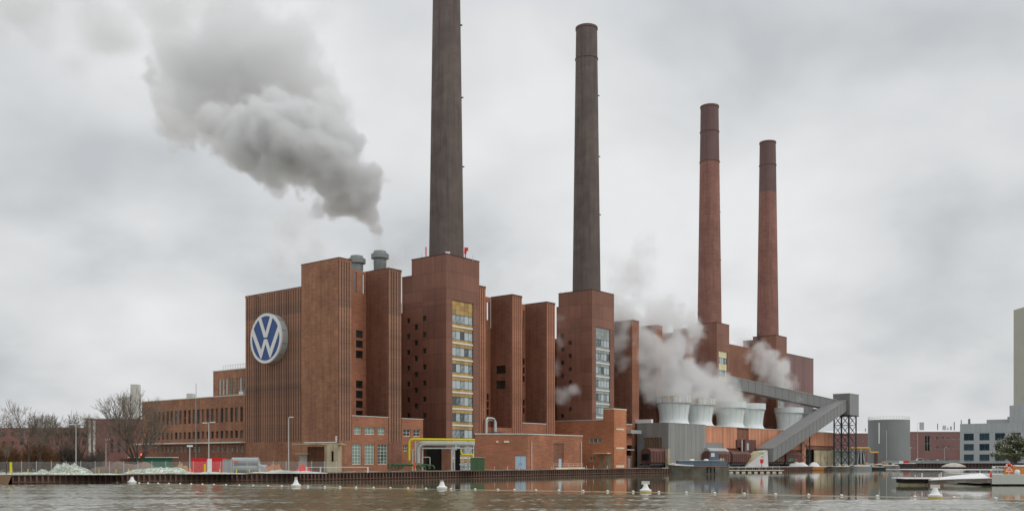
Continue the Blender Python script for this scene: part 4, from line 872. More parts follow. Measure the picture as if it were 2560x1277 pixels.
# ------------------------------------------------------------------ concrete guard bunker with canopy
bd = 184.0
T = Thing('guard_bunker', 'weathered beige concrete bunker with a slit window and long canopy', 'bunker', Wd(817, bd)+(GZ,), 'W')
X = lambda u, d=bd: Wd(u, d)[0]
T.part('body', MB().skin('x', bd, X(817), X(845), GZ-.1, zv(1111, bd), [(X(828.5), X(834), zv(1153, bd), zv(1127, bd))], .5), M_conc)
T.part('body', MB().prism([(X(817)+.01, bd+.5), (X(845)-.01, bd+.5), (X(845), bd+.01), (X(854, bd+1), bd+1), (X(854, bd+4), bd+4), (X(817), bd+4)], GZ-.1, zv(1111, bd)-.02), M_conc)
T.part('slit_void', MB().box(X(828), X(834.5), bd+.45, bd+.49, zv(1154, bd), zv(1126, bd)), M_dark)
T.part('canopy', MB().prism([(X(727, 190), 191), (X(733, 186), 186.5), (X(854), bd-.3), (X(854), bd+5), (X(760), 193)], zv(1111, bd), zv(1107, bd)), M_conc)
T.part('column', MB().box(X(809), X(816), bd+.8, bd+1.6, GZ, zv(1111, bd)-.01), M_conc)
T.part('porch_wall', MB().box(X(752), X(809), 190, 190.5, GZ, zv(1116, 190)), M_brick2)
T.part('door_hood', MB().box(X(737, 187), X(769, 187), 187, 190, zv(1135, 187), zv(1130.5, 187)), M_conc)
T.part('door', MB().box(X(747, 189), X(765, 189), 189.8, 189.98, GZ, zv(1136, 189)), M_pale)
T.part('roof_pipe', MB().pipe([(X(757), bd+1, zv(1107, bd)+.1), (X(838.5), bd+1, zv(1104.5, bd)), (X(839), bd+1, zv(1100, bd))], .09, n=6), M_coping)
T = Thing('insulator_post', 'stack of white insulator rings above the bunker roof', 'post', (X(838), bd+1, zv(1107, bd)), 'W')
m = MB()
for k in range(4): m.tube((X(838), bd+1, zv(1102-k*3.6, bd)), (X(838), bd+1, zv(1100-k*3.6, bd)), .2, n=10)
T.part('disc', m, M_paintw, kind='stuff'); T.part('rod', MB().tube((X(838), bd+1, zv(1107, bd)), (X(838), bd+1, zv(1089, bd)), .05, n=5), M_galv)
# red and white barrier boom
T = Thing('boom_barrier', 'long white barrier boom with orange tip along the quay', 'barrier', Wd(768, 175)+(GZ,), 'W')
T.part('boom', MB().box(X(768, 175), X(845, 175), 175, 175.12, zv(1168, 175), zv(1166.6, 175)).box(X(847, 178), X(923, 180), 179, 179.12, zv(1167.5, 179), zv(1166, 179)), M_paintw)
T.part('tip', MB().box(X(923, 179), X(933, 179), 179, 179.12, zv(1168, 179), zv(1165.6, 179)), M_orng)
for u in (768, 803, 921): T.part('post', MB().box(X(u-1.5, 176), X(u+1.5, 176), 175.2, 175.5, GZ, zv(1166, 176)), M_paintw)
for i, u in enumerate((1236, 1268, 1297, 1466, 1484, 1518)):
    d = 2400*2.45/(HZ*0+1147+24.5-i*.8-1147); d = bu(u, -11.6)[1]; x, y = Wd(u, d)
    T = Thing('bollard', ['red and white bollard nearest the green cabinet', 'red and white bollard left of the double blue door', 'red and white bollard in front of the double blue door', 'red and white bollard right of the loading platform', 'red and white bollard below the orange wing windows', 'red and white bollard at the corner tower foot'][i], 'bollard', (x, y, GZ), 'W', 'red and white bollards along the quay')
    T.part('post', MB().tube((x, y, GZ), (x, y, GZ+.75), .09, n=8), M_paintw); T.part('red_top', MB().tube((x, y, GZ+.755), (x, y, GZ+1.05), .09, n=8), M_red); T.part('red_band', MB().tube((x, y, GZ+.35), (x, y, GZ+.55), .1, n=8), M_red)
# ------------------------------------------------------------------ long western wing with rows of windows
ga = B1
a_r, a_l = 31.6, au(355, B1)[0]
T = Thing('factory_wing', 'long brown brick wing with a row of tall windows left of the fluted gable', 'building', (B1, a_r, GZ), 'F')
wt = 18.2; holes = []
ar, al = au(603.7, B1)[0], au(387.3, B1)[0]
rows = [(zv(1053, 215.5), zv(1017, 215.5), 6, 1.05), (zv(1093.5, 215.5), zv(1075, 215.5), 3, 1.05)]
for k in range(20):
    a = ar+(al-ar)*k/19
    for zb_, zt_, nz, w in rows: holes.append((a-w/2, a+w/2, zb_, zt_, nz))
T.part('upper_wall', MB().skin('y', B1, a_r, a_l, zv(1103, 214), wt, [h[:4] for h in holes], .4), M_brick)
T.part('core', MB().box(B1+.42, B1+18, a_r+.01, a_l-.01, GZ, wt-.05), M_groove)
T.part('ledge', MB().box(B1-1.1, B1+.3, a_r, a_l+2, zv(1103, 214)-.3, zv(1103, 214)-.005), M_coping)
gh_ = [(ar+(al-ar)*k/19-.5, ar+(al-ar)*k/19+.5, zv(1127, 215), zv(1115, 215)) for k in range(20) if k not in (7, 8)]
T.part('ground_wall', MB().skin('y', B1+.01, a_r, a_l, GZ, zv(1103, 214)-.31, gh_, .3), M_brick2)
T.part('coping', MB().box(B1-.1, B1+18, a_r, a_l+.1, wt, wt+.2), M_coping)
for h in holes: win(T, 'y', B1, h[0], h[1], h[2], h[3], 2, h[4], M_framed, G_wing, dep=.28, bar=.07)
for h in gh_: win(T, 'y', B1, *h, 2, 2, M_frame, G_dark, dep=.2, bar=.08)
u = 490; T.part('downpipe', MB().tube((B1-.1, au(491, B1)[0], GZ), (B1-.1, au(491, B1)[0], wt+3.5), .08, n=5), M_galv)
T = Thing('penthouse', 'brick rooftop block with eight narrow windows and a railing above the long wing', 'building', (B1+3, 33, wt), 'F')
pb = B1+2.5; p_r, p_l = au(613, pb)[0]-3, au(533, pb)[0]; pt = zv(925, au(573, pb)[1])
hs = []
for k in range(8):
    u = 547+8.65*k; a = au(u+2, pb)[0]; hs.append((a-.42, a+.42, zv(987, 225), zv(947, 225)))
T.part('wall', MB().skin('y', pb, p_r, p_l, wt, pt, hs, .35), M_brick); T.part('core', MB().box(pb+.4, pb+12, p_r, p_l-.01, wt, pt-.05), M_groove)
T.part('coping', MB().box(pb-.1, pb+12, p_r, p_l+.1, pt, pt+.2), M_coping)
for h in hs: win(T, 'y', pb, *h, 1, 5, M_frame, G_strip, dep=.2, bar=.08)
m = MB(); 
for k in range(13): a = p_r+(p_l-p_r-4)*k/12; m.tube((pb, a, pt+.2), (pb, a, pt+1.15), .035, n=4)
m.tube((pb, p_r, pt+1.15), (pb, p_l-4, pt+1.15), .04, n=4); T.part('railing', m, M_galv)
x, y = Wd(605, 213.4); solo('flood_light', MB().cbox(x, y-.6, zv(982, 213), .9, .5, .7), M_paintw, 'white box lamp on the corner between wing and gable', 'lamp', (0, 0, 0))
# ------------------------------------------------------------------ far buildings on the left
def fbox(name, label, u0, u1, v, d, mat, wins=(), dd=14, z0=GZ, cap=M_snow, cat='building', grp=None):
    """distant block; wins = [(u0, u1, v0, v1, count)]"""
    x0, x1 = Wd(u0, d)[0], Wd(u1, d)[0]; T = Thing(name, label, cat, (x0, d, z0), 'W', grp); hs = []
    for a, b, va, vb, n in wins:
        for k in range(n):
            c = a+(b-a)*k/max(1, n-1) if n > 1 else a; w = min((b-a)/max(1, n)*.6, 9) if n > 1 else (b-a); hs.append((Wd(c, d)[0], Wd(c+w, d)[0], zv(vb, d), zv(va, d)))
    T.part('wall', MB().skin('x', d, x0, x1, z0, zv(v, d), hs, .35), mat); T.part('core', MB().box(x0, x1, d+.36, d+dd, z0, zv(v, d)-.05), M_groove)
    T.part('roof', MB().box(x0-.2, x1+.2, d-.2, d+dd, zv(v, d), zv(v, d)+.3), cap)
    for h in hs: win(T, 'x', d, *h, 2, 2, M_frame if u0 > 2000 else M_framed, G_dark, dep=.2, bar=.12)
    return T
T = fbox('factory_hall', 'brown brick hall with two pale upright strips behind the bare trees', 214, 372, 1047, 285, M_farl, [(276, 312, 1097, 1130, 3)], cap=M_coping)
for u in (225, 236): T.part('pale_strip', MB().box(Wd(u, 285)[0]-.35, Wd(u, 285)[0]+.35, 284.8, 284.99, GZ, zv(1050, 285)), M_pale)
T = fbox('factory_hall', 'long low plum brick factory far off behind the brown scrub', -330, 214, 1069, 400, M_farl, [(-40, 205, 1080, 1090, 12), (-40, 205, 1102, 1112, 12)])
for i, (u0, u1, v, d, lab) in enumerate(((326, 344, 960, 480, 'tall white boxy flue above the crown of the biggest bare tree'), (304, 325, 992, 480, 'lower pale roof block left of the tall white flue'), (466, 480, 983, 360, 'small white flue above the roof of the long wing'))):
    x0, x1 = Wd(u0, d)[0], Wd(u1, d)[0]; solo('white_flue', MB().box(x0, x1, d, d+4, GZ, zv(v, d)), M_pale, lab, 'chimney', (0, 0, 0))
# ------------------------------------------------------------------ far right: tank, red offices, grey office block, beige shaft
T = Thing('storage_tank', 'dark grey cylindrical storage tank with railed snowy roof', 'tank', Wd(2222, 425)+(2.3,), 'W')
tx, ty = Wd(2222, 425); tr = 49.2*425/2400; tt = zv(1050, 425)
T.part('shell', MB().lathe([(tr, 2.2), (tr, tt)], tx, ty, 64, False, False), M_tank); T.part('roof', MB().lathe([(tr+.1, tt), (tr+.1, tt+.15), (tr*.5, tt+.9), (.1, tt+1.2)], tx, ty, 64, False, True), M_snow)
m = MB()
for k in range(40): q = 2*pi*k/40; m.tube((tx+tr*cos(q), ty+tr*sin(q), tt), (tx+tr*cos(q), ty+tr*sin(q), tt+1.4), .05, n=3)
for z in (.7, 1.4): m.lathe([(tr, tt+z-.04), (tr, tt+z+.04)], tx, ty, 64, False, False)
m.sm = False; T.part('railing', m, M_galv)
x = Wd(2203, 414)[0]; T.part('gauge_strip', MB().box(x-.2, x+.2, 416.2, 416.6, zv(1108, 416), zv(1056, 416)), M_paintw)
x = Wd(2225, 412)[0]; T.part('seam', MB().box(x-.06, x+.06, 415.6, 415.9, 2.3, zv(1075, 415)), M_galv)
wr = []
for a, b, n in ((2244+40, 2292, 2), (2324, 2338, 2), (2339+3, 2395, 5)): wr += [(a, b, 1091, 1098, n), (a, b, 1114, 1121, n)]
T = fbox('red_office', 'long plum brick office block with white roof right of the tank', 2258, 2405, 1079, 500, M_far, wr+[(2312, 2325, 1088, 1128, 1)], z0=2.3, dd=20)
T.part('roof_slope', MB().add([(Wd(2258, 500)[0], 500.5, zv(1079, 500)+.31), (Wd(2405, 500)[0], 500.5, zv(1079, 500)+.31), (Wd(2405, 500)[0], 516, zv(1073, 516)), (Wd(2258, 500)[0], 516, zv(1073, 516))], [(0, 1, 2, 3)]), M_snow)
T = fbox('red_office', 'plum brick office with snowy roof between lattice tower and tank', 2085, 2176, 1083, 470, M_far, [(2156, 2170, 1094, 1102, 2)], z0=2.3, dd=20)
T.part('roof_slope', MB().add([(Wd(2085, 470)[0], 470.5, zv(1083, 470)+.31), (Wd(2176, 470)[0], 470.5, zv(1083, 470)+.31), (Wd(2176, 470)[0], 488, zv(1077, 488)), (Wd(2085, 470)[0], 488, zv(1077, 488))], [(0, 1, 2, 3)]), M_snow)
for i, (u, v0, w, d) in enumerate(((2306, 1055, 8, 512), (2344.5, 1058, 1.2, 512), (2362, 1063, 6, 512), (2386, 1054, 1.4, 512), (2403.5, 1049, 1.2, 512), (2164, 1070, 2, 484), (2378, 1065, 3, 512), (2370, 1068, 2, 512))):
    x = Wd(u, d)[0]; ww = w*d/2400/2
    solo('roof_stack', MB().box(x-ww, x+ww, d, d+max(ww*2, .4), zv(1079, 500)-.2, zv(v0, d)), M_steel if w < 2 else M_gryp, ['broad grey duct on the white roof right of the tank', 'thin pole midway along the white roof', 'squat grey vent among the small roof vents', 'thin mast rising from a cone on the white roof', 'thin pole beside the grey office roof', 'short stub on the snowy roof left of the tank', 'small dark vent just left of the cone mast', 'smallest vent on the white roof'][i], 'roof vent', (0, 0, 0))
# grey office block on its own heading
(ox, oy), (ex, ey) = Wd(2400, 452), Wd(2750, 415); an = atan2(ey-oy, ex-ox); Lo = hypot(ex-ox, ey-oy)
def ou(u):                                                              # column -> distance along the facade
    r = (u-CX)/FP; t = (r*oy-ox)/(cos(an)-r*sin(an)); return t, oy+t*sin(an)
T = Thing('grey_office', 'modern light grey office block with three rows of wide dark windows', 'building', (0, 0, 2.3), (ox, oy, an))
hs = []; ft = zv(1059, 452)
for k in range(9):
    a, da = ou(2409.5+39.0*k); b, _ = ou(2434.3+39.2*k)
    for va, vb in ((1083, 1100.5), (1109, 1125.5), (1135, 1152)): hs.append((a, b, zv(vb, 450), zv(va, 450)))
panels = [-.0]+[ou(2400+13*k)[0] for k in range(1, 24)]
for p0_, p1_ in zip(panels, panels[1:]): T.part('facade_panel', MB().skin('x', 0, p0_+.02, p1_-.02, zv(1081, 452), ft, [], .3, edge=.1), M_off)
T.part('facade', MB().skin('x', .02, 0, panels[-1], 2.3, zv(1081, 452)-.03, hs, .35), M_off)
T.part('core', MB().box(0, panels[-1], .37, 18, 2.3, ft-.05), M_groove)
for h in hs: win(T, 'x', .02, *h, 2, 1, M_framed, G_office, dep=.25, bar=.12)
T.part('upper_storey', MB().box(ou(2462)[0], panels[-1], 3, 18, ft-.04, zv(1048, 445)), M_off)
t0 = ou(2523)[0]
for k in range(8): T.part('tower_panel', MB().box(t0+k*2.1+.03, t0+(k+1)*2.1, .5, .8, ft+.0, zv(1013.5, 440)), M_off)
T.part('tower_block', MB().box(t0+.05, panels[-1], .81, 18, ft-.03, zv(1013.5, 440)-.02), M_off)
T.part('roof_flue', MB().lathe([(.55, ft-.1), (.5, zv(1046, 450))], ou(2420)[0], 2, 12), M_vent)
T.part('roof_unit', MB().box(ou(2514)[0], ou(2523)[0]-.2, 3.2, 5, zv(1048, 445), zv(1042, 445)), M_gryp)
m = MB(); 
for k in range(40): m.tube((k*1.6, -9, 2.3), (k*1.6, -9, 3.4), .03, n=3)
for z in (2.9, 3.4): m.tube((-25, -9, z), (62, -9, z), .035, n=4)
T2 = Thing('quay_railing', 'thin white railing along the far quay before the grey office', 'railing', (0, -9, 2.3), (ox, oy, an)); T2.part('rail', m, M_galv)
x0 = Wd(2534, 616)[0]; T = Thing('beige_shaft', 'tall plain beige grey shaft cut by the right picture edge', 'tower', (x0, 600, 2.3), 'W')
T.part('shaft', MB().box(x0, x0+16, 600, 616, 2.3, zv(765, 600)), M_beige)
# ------------------------------------------------------------------ yard left: fence, containers, pegs, lamps
fy0, fy1 = (-22, 160.0), (842, 177.0)
P0, P1 = Vector(Wd(*fy0)), Vector(Wd(*fy1)); n = 25; an = atan2((P1-P0).y, (P1-P0).x); st = (P1-P0).length/n
T = Thing('wire_fence', 'grey welded wire fence along the snowy quay verge', 'fence', (P0.x, P0.y, GZ), 'W')
def wires():
    m = MB()
    for k in range(12): m.box(.04, st-.04, -.008, .008, .08+k*.17, .08+k*.17+.022)
    for k in range(1, 12): m.box(st*k/12-.006, st*k/12+.006, .009, .018, .05, 2.0)
    return m
for k in range(n+1):
    p = P0+(P1-P0)*k/n; T.rep('fence_post', 'p', lambda: MB().box(-.04, .04, -.04, .04, 0, 2.12), M_galv, (p.x, p.y, GZ), rz=an)
    if k < n: T.rep('wire_panel', 'w', wires, M_galv, (p.x, p.y, GZ), rz=an)
def container(u0, u1, v0, d, mat, label, dep=2.4, grp='steel containers in the yard', nm='container', z0=GZ):
    x0, x1 = Wd(u0, d)[0], Wd(u1, d)[0]; z1 = zv(v0, d); T = Thing(nm, label, 'container', (x0, d, z0), 'W', grp); m = MB(); n = max(3, int((x1-x0)/.28)); w = (x1-x0)/n
    for i in range(n): m.add([(x0+i*w, d, z0+.12), (x0+i*w+w*.35, d, z0+.12), (x0+i*w+w*.5, d+.05, z0+.12), (x0+i*w+w*.85, d+.05, z0+.12), (x0+(i+1)*w, d, z0+.12),
                              (x0+i*w, d, z1-.1), (x0+i*w+w*.35, d, z1-.1), (x0+i*w+w*.5, d+.05, z1-.1), (x0+i*w+w*.85, d+.05, z1-.1), (x0+(i+1)*w, d, z1-.1)], [(0,1,6,5),(1,2,7,6),(2,3,8,7),(3,4,9,8)])
    m.box(x0, x1, d+.06, d+dep, z0+.1, z1-.1); T.part('body', m, mat)
    for z in (z0, z1-.1): T.part('rail', MB().box(x0-.02, x1+.02, d-.04, d+dep+.02, z, z+.12), mat)
    for x in (x0, x1-.12): T.part('corner_post', MB().box(x-.02, x+.14, d-.05, d-.005, z0+.12, z1-.1), mat)
    return T
container(479, 520, 1145, 172, M_red, 'bright red container left of the lamp post base')
container(521, 556, 1144, 173, M_red, 'bright red container right of the lamp post base')
T = container(557, 577, 1148, 173, M_tarp, 'grey container end with small red sign right of the red pair')
container(344, 420, 1143.5, 188, M_teal, 'long dark green container under a snowy lid behind the mound')
container(300, 343, 1146, 190, M_wag, 'dark red low skip left of the green container')
solo('container_lid_snow', MB().box(Wd(326, 189)[0], Wd(440, 189)[0], 187.5, 190.6, zv(1143.2, 188), zv(1141.6, 188)), M_snow, 'snow lying on top of the green container', 'snow', (0, 0, 0))
# silver tarpaulined tubes
x0, x1 = Wd(577, 174)[0], Wd(643, 174)[0]
T = Thing('tarp_stack', 'big silver grey covered load behind the fence with a red label', 'load', (x0, 174, GZ), 'W')
for k, z in enumerate((.75, 2.05)): T.part('roll', MB().tube((x0, 175, GZ+z), (x1+(1.5 if k == 0 else 0), 175, GZ+z), .72, n=20), M_tarp)
T.part('end_flap', MB().add([(x1, 174.2, GZ+1.6), (x1+2.2, 174.3, GZ+.5), (x1+2.6, 175.4, GZ+.1), (x1, 175.6, GZ+1.7), (x1+.2, 174.2, GZ)], [(0, 4, 1), (0, 1, 2, 3)]), M_tarp)
T.part('label_board', MB().box(Wd(578, 174)[0], Wd(595, 174)[0], 174.1, 174.2, zv(1155, 174), zv(1151, 174)), M_orng)
random.seed(11)
def heap(name, u0, u1, v0, d, mat, label, cat, seed=0, dep=3.0, n=26, jag=.25, z0=None):
    """uneven mound with its own rough surface"""
    z0 = GZ if z0 is None else z0; x0, x1 = Wd(u0, d)[0], Wd(u1, d)[0]; H = zv(v0, d)-z0; m = MB(); ny = 10; rows = []
    for j in range(ny+1):
        for i in range(n+1):
            s, t = i/n, j/ny; e = (sin(pi*s)**.6)*(sin(pi*t)**.7); q = mnoise.fractal(Vector((s*6+seed, t*3, seed)), 1, 2, 4)
            m.v.append((x0+(x1-x0)*s, d+dep*t, z0-.05+H*e*(1+jag*q)))
    for j in range(ny):
        for i in range(n): k = j*(n+1)+i; m.f.append((k, k+1, k+n+2, k+n+1))
    return solo(name, m, mat, label, cat, (0, 0, 0))
Mg = NT('snowy_grass'); c = Mg.mix(Mg.rng(Mg.noise(sc=(1, 1, 3), scale=2.2, det=5, rough=.7, dist=1.0), .42, .6), rgb(112, 124, 96, 1.4), rgb(228, 234, 230, 1.1)); Mg.l(c, Mg.b.inputs['Base Color']); Mg.b.inputs['Roughness'].default_value = .9
M_sg = Mg.m
heap('snowy_mound', 108, 212, 1158.5, 163, M_sg, 'largest snow dusted green mound behind the fence at left', 'mound', 3, 4, 40, .5)
heap('snowy_mound', 84, 108, 1172, 162, M_sg, 'small snow dusted hump left of the largest mound', 'mound', 5)
heap('snowy_mound', 300, 470, 1168, 163, M_sg, 'long low snow patch in front of the green container', 'mound', 8, 5, 40, .6)
heap('brush_pile', 205, 400, 1155, 168, wall('brush_brown', rgb(110, 92, 84, 1.4), var=.4, streak=0), 'brown grey heap of brushwood behind the fence', 'heap', 2, 5, 60, .5)
heap('verge_snow', -60, 300, 1180.5, 153.5, M_sg, 'snow flecked grass strip on the quay edge at left', 'verge', 1, 4.5, 70, .8)
heap('verge_snow', 300, 610, 1178.5, 162, M_sg, 'thin snow flecked strip on the quay edge below the red containers', 'verge', 4, 4, 70, .8)
heap('rubble_strip', 610, 815, 1176.2, 168.5, wall('rubble_pale', rgb(190, 190, 184, 1.2), var=.4, streak=0, rough=.95), 'row of pale rubble stones along the quay edge', 'rubble', 9, 2.5, 90, 1.0)
heap('sand_heap', 655, 702, 1160, 174, wall('rust_heap', rgb(176, 116, 74, 1.4), var=.35, streak=0), 'orange brown heap of junk behind the fence', 'heap', 6, 3, 24, .8)
heap('red_tarp_heap', 735, 772, 1163, 178, M_red, 'crumpled red tarpaulin heap in front of the bunker', 'heap', 7, 3, 14, .6)
heap('pallet_heap', 430, 468, 1161, 170, wall('pallet_wood', rgb(170, 140, 100, 1.3), var=.35, streak=0), 'low pile of pallets left of the red containers', 'heap', 12, 2, 14, .9)
heap('orange_skip', 466, 478, 1168, 168, M_orng, 'small orange tub beside the lamp foot', 'tub', 13, 1.5, 8, .1)
# lamps
def lamp(u, v0, d, label, arm=1.2, vb=None, double=False, box=False):
    x, y = Wd(u, d); T = Thing('street_lamp', label, 'street lamp', (x, y, GZ), 'W', 'street lamps'); z = zv(v0, d)
    T.part('pole', MB().tube((x, y, GZ), (x, y, z), .1, .06, n=8), M_galv)
    if arm: 
        T.part('arm', MB().tube((x-(arm if double else 0), y, z), (x+arm, y, z+.15), .05, n=5), M_galv); T.part('head', MB().cbox(x+arm, y, z+.15, .8, .3, .14), M_paintw)
        if double: T.part('head', MB().cbox(x-arm, y, z+.05, .8, .3, .14), M_paintw)
    else: T.part('head', MB().cbox(x, y, z, .9, .4, .3), M_paintw)
    return T
lamp(190, 1061, 172, 'lamp with wide double head in front of the middle bare trees', .9, double=True)
lamp(265, 1100, 182, 'slim headless looking pole between the bare trees', .3)
lamp(522, 1057, 170, 'double armed lamp with a white cabinet at its foot', .7, double=True)
lamp(474.5, 1114, 168, 'short post with a white floodlight left of the red containers', 0)
lamp(721.5, 1044, 177, 'tall lamp in front of the fluted gable', .5)
x, y = Wd(523, 166); solo('white_cabinet', MB().box(x-.32, x+.32, y, y+.4, GZ, zv(1146, 166)), M_paintw, 'slim white cabinet at the foot of the double armed lamp', 'cabinet', (0, 0, 0))
x, y = Wd(353.5, 180); T = Thing('warning_lamp', 'small glowing orange warning lamp on a yellow post by the big tree', 'lamp', (x, y, GZ), 'W')
T.part('post', MB().box(x-.15, x+.15, y, y+.2, GZ, zv(1138, 180)), M_yellow); 
Me = NT('lamp_glow'); Me.b.inputs['Base Color'].default_value = (1, .1, .03, 1); Me.b.inputs['Emission Color'].default_value = (1, .16, .04, 1); Me.b.inputs['Emission Strength'].default_value = 1.5
T.part('light', MB().tube((x, y+.1, zv(1138, 180)), (x, y+.1, zv(1133, 180)), .22, n=8), Me.m)
for i, u in enumerate((26.5, 69, 216, 247, 290, 321, 512, 549, 591, 623, 648)):
    x, y = Wd(u, 157 if u in (26.5,) else 166+(u > 500)*2); big = u in (26.5, 512)
    o = solo('yellow_peg', MB().box(x-(.16 if big else .07), x+(.16 if big else .07), y, y+.15, GZ-.05, GZ+(2.0 if u < 30 else 1.6 if big else .75)), M_yellow, ['tall yellow marker post nearest the left picture edge', None, None, None, None, None, 'thick yellow post before the red containers'][i] if i in (0, 6) else 'short yellow gas line marker peg behind the fence', 'marker post', (0, 0, 0), group='yellow marker pegs behind the fence')
# ------------------------------------------------------------------ bare trees
M_bark = wall('bark', rgb(78, 68, 60, 1.3), var=.25, streak=0)
Mt = NT('twigs'); gm = Mt.n('ShaderNodeNewGeometry'); sx = Mt.n('ShaderNodeSeparateXYZ'); Mt.l(gm.outputs['Normal'], sx.inputs[0])
f = Mt.math('MULTIPLY', Mt.rng(sx.outputs[2], .55, .9), Mt.rng(Mt.noise(scale=.8, det=2), .5, .6))
Mt.l(Mt.mix(f, Mt.mix(Mt.rng(Mt.noise(scale=.6, det=2), .3, .7), rgb(88, 80, 72, 1.4), rgb(124, 114, 102, 1.4)), rgb(220, 222, 224)), Mt.b.inputs['Base Color']); Mt.b.inputs['Roughness'].default_value = .9
M_twig = Mt.m
def bare_tree(x, y, h, seed, label, spread=.75, trunk=.3, low=.12, r0=None, levels=6, mat=None, up=.35, kids=(2, 3), z0=None, twr=.016, budget=4200):
    rnd = random.Random(seed); z0 = GZ if z0 is None else z0; r0 = r0 or h*.022
    T = Thing('bare_tree', label, 'tree', (x, y, z0), 'W', 'leafless winter trees'); tr = MB(); cr = MB(); cnt = [0]
    def grow(p, d, ln, r, lv):
        cnt[0] += 1; q = p; n = 3 if lv < 3 else 2
        for i in range(n):
            d = (d+Vector((rnd.gauss(0, .13), rnd.gauss(0, .13), rnd.gauss(.03, .07)))).normalized(); w = q+d*ln/n; ra, rb = r*(1-.35*i/n), r*(1-.35*(i+1)/n)
            (tr if lv < 2 else cr).tube(q, w, max(ra, twr), max(rb, twr*.7), n=7 if lv < 2 else (4 if lv < 4 else 3), caps=False); q = w
            if lv >= 2 and cnt[0] < budget and rnd.random() < .75:
                a = d.orthogonal().normalized(); a.rotate(Matrix.Rotation(rnd.uniform(0, 2*pi), 3, d)); dd = (d*.6+a*rnd.uniform(.5, 1.0)+Vector((0, 0, .12))).normalized()
                if lv < levels: grow(q, dd, ln*rnd.uniform(.4, .62), r*.42, lv+2)
        if lv >= levels or cnt[0] > budget: return
        k = rnd.randint(*kids)+(1 if lv < 2 else 0); ph = rnd.uniform(0, 2*pi)
        for i in range(k):
            a = d.orthogonal().normalized(); a.rotate(Matrix.Rotation(ph+2*pi*i/k+rnd.gauss(0, .3), 3, d))
            dd = (d+a*rnd.uniform(.45, 1.0)*spread+Vector((0, 0, up*rnd.uniform(.1, .9)))).normalized()
            grow(q, dd, ln*rnd.uniform(.66, .88), r*.62, lv+1)
    top = Vector((x, y, z0+h*low)); tr.tube((x, y, z0-.2), (x, y, z0+.5), r0*1.35, r0*1.05, n=9, caps=False); tr.tube((x, y, z0+.5), top, r0*1.05, r0*.92, n=9, caps=False)
    for i in range(int(trunk*10)):
        ph = 2*pi*i/int(trunk*10)+rnd.gauss(0, .25); t = rnd.uniform(.35, 1.05)
        grow(top, Vector((cos(ph)*t*spread, sin(ph)*t*spread, 1)).normalized(), h*rnd.uniform(.22, .3), r0*.6, 1)
    T.part('trunk', tr, M_bark); T.part('crown', cr, mat or M_twig); return T
x, y = Wd(344, 178); bare_tree(x, y, 13.8, 21, 'biggest spreading bare tree with snow on its limbs in front of the long wing', spread=.55, trunk=.6, low=.06, levels=6, up=.3, twr=.018, budget=5200, r0=.4)
x, y = Wd(72, 180); bare_tree(x, y, 11.0, 4, 'twin topped bare tree over the brown scrub at left, left of the pair', spread=.55, trunk=.3, low=.25, levels=6, up=.4, twr=.022)
x, y = Wd(100, 184); bare_tree(x, y, 9.0, 9, 'lower bare tree just right of the twin topped one', spread=.6, trunk=.3, low=.3, levels=6, up=.35, twr=.022)
x, y = Wd(160, 192); bare_tree(x, y, 9.8, 14, 'thin bare tree left of the double headed lamp', spread=.6, trunk=.3, low=.2, levels=6, up=.35, twr=.022)
x, y = Wd(203, 194); bare_tree(x, y, 10.2, 17, 'thin bare tree right of the double headed lamp', spread=.6, trunk=.3, low=.25, levels=6, up=.35, twr=.022)
x, y = Wd(-12, 175); bare_tree(x, y, 9.6, 33, 'bare tree cut by the left picture edge', spread=.6, trunk=.3, low=.3, levels=6, up=.35, twr=.022)
x, y = Wd(16, 155); bare_tree(x, y, 4.2, 37, 'dark sapling standing at the quay edge at far left', spread=.35, trunk=.2, low=.35, levels=4, up=.6, twr=.02, r0=.09, budget=160)
# tangled scrub: many fine stems
def scrub(u0, u1, v0, d, n, seed, c, label, dep=10):
    rnd = random.Random(seed); m = MB()
    for k in range(n):
        d_ = d+rnd.uniform(0, dep); u = rnd.uniform(u0, u1); x, y = Wd(u, d_); H = (zv(v0, d)-GZ)*rnd.uniform(.45, 1.05)*(.75+.25*sin(u*.07+seed)); z = GZ
        for s in range(rnd.randint(5, 9)):
            p = Vector((x, y, z+rnd.uniform(0, .6)*H*.5)); dr = Vector((rnd.gauss(0, .35), rnd.gauss(0, .35), 1)).normalized(); L_ = H*rnd.uniform(.35, .6)
            q = p+dr*L_; m.tube(p, q, .04, .025, n=3, caps=False)
            for w in range(4):
                b = p+(q-p)*rnd.uniform(.4, 1); e_ = b+Vector((rnd.gauss(0, .6), rnd.gauss(0, .6), rnd.uniform(.3, 1.1)))*H*.16; m.tube(b, e_, .024, .014, n=3, caps=False)
                for _ in range(2): m.tube(b+(e_-b)*.6, e_+Vector((rnd.gauss(0, .3), rnd.gauss(0, .3), rnd.uniform(.0, .5)))*H*.1, .016, .01, n=3, caps=False)
    return solo('scrub', m, c, label, 'scrub', (0, 0, 0), kind='stuff')
scrub(-60, 140, 1075, 186, 420, 1, wall('scrub_brown', rgb(116, 88, 66, 1.4), var=.3, streak=0), 'dense rusty brown leafless scrub at the far left')
scrub(120, 250, 1085, 196, 260, 2, wall('scrub_grey', rgb(92, 82, 76, 1.4), var=.3, streak=0), 'grey brown leafless scrub behind the double headed lamp')
scrub(-60, 30, 1192, 151.5, 60, 3, wall('scrub_low', rgb(110, 84, 62, 1.4), var=.3, streak=0), 'low brown twigs on the bank at the far left', dep=3)
scrub(300, 350, 1128, 186, 60, 5, wall('scrub_mid', rgb(112, 82, 68, 1.4), var=.3, streak=0), 'low brown scrub around the big tree foot', dep=4)
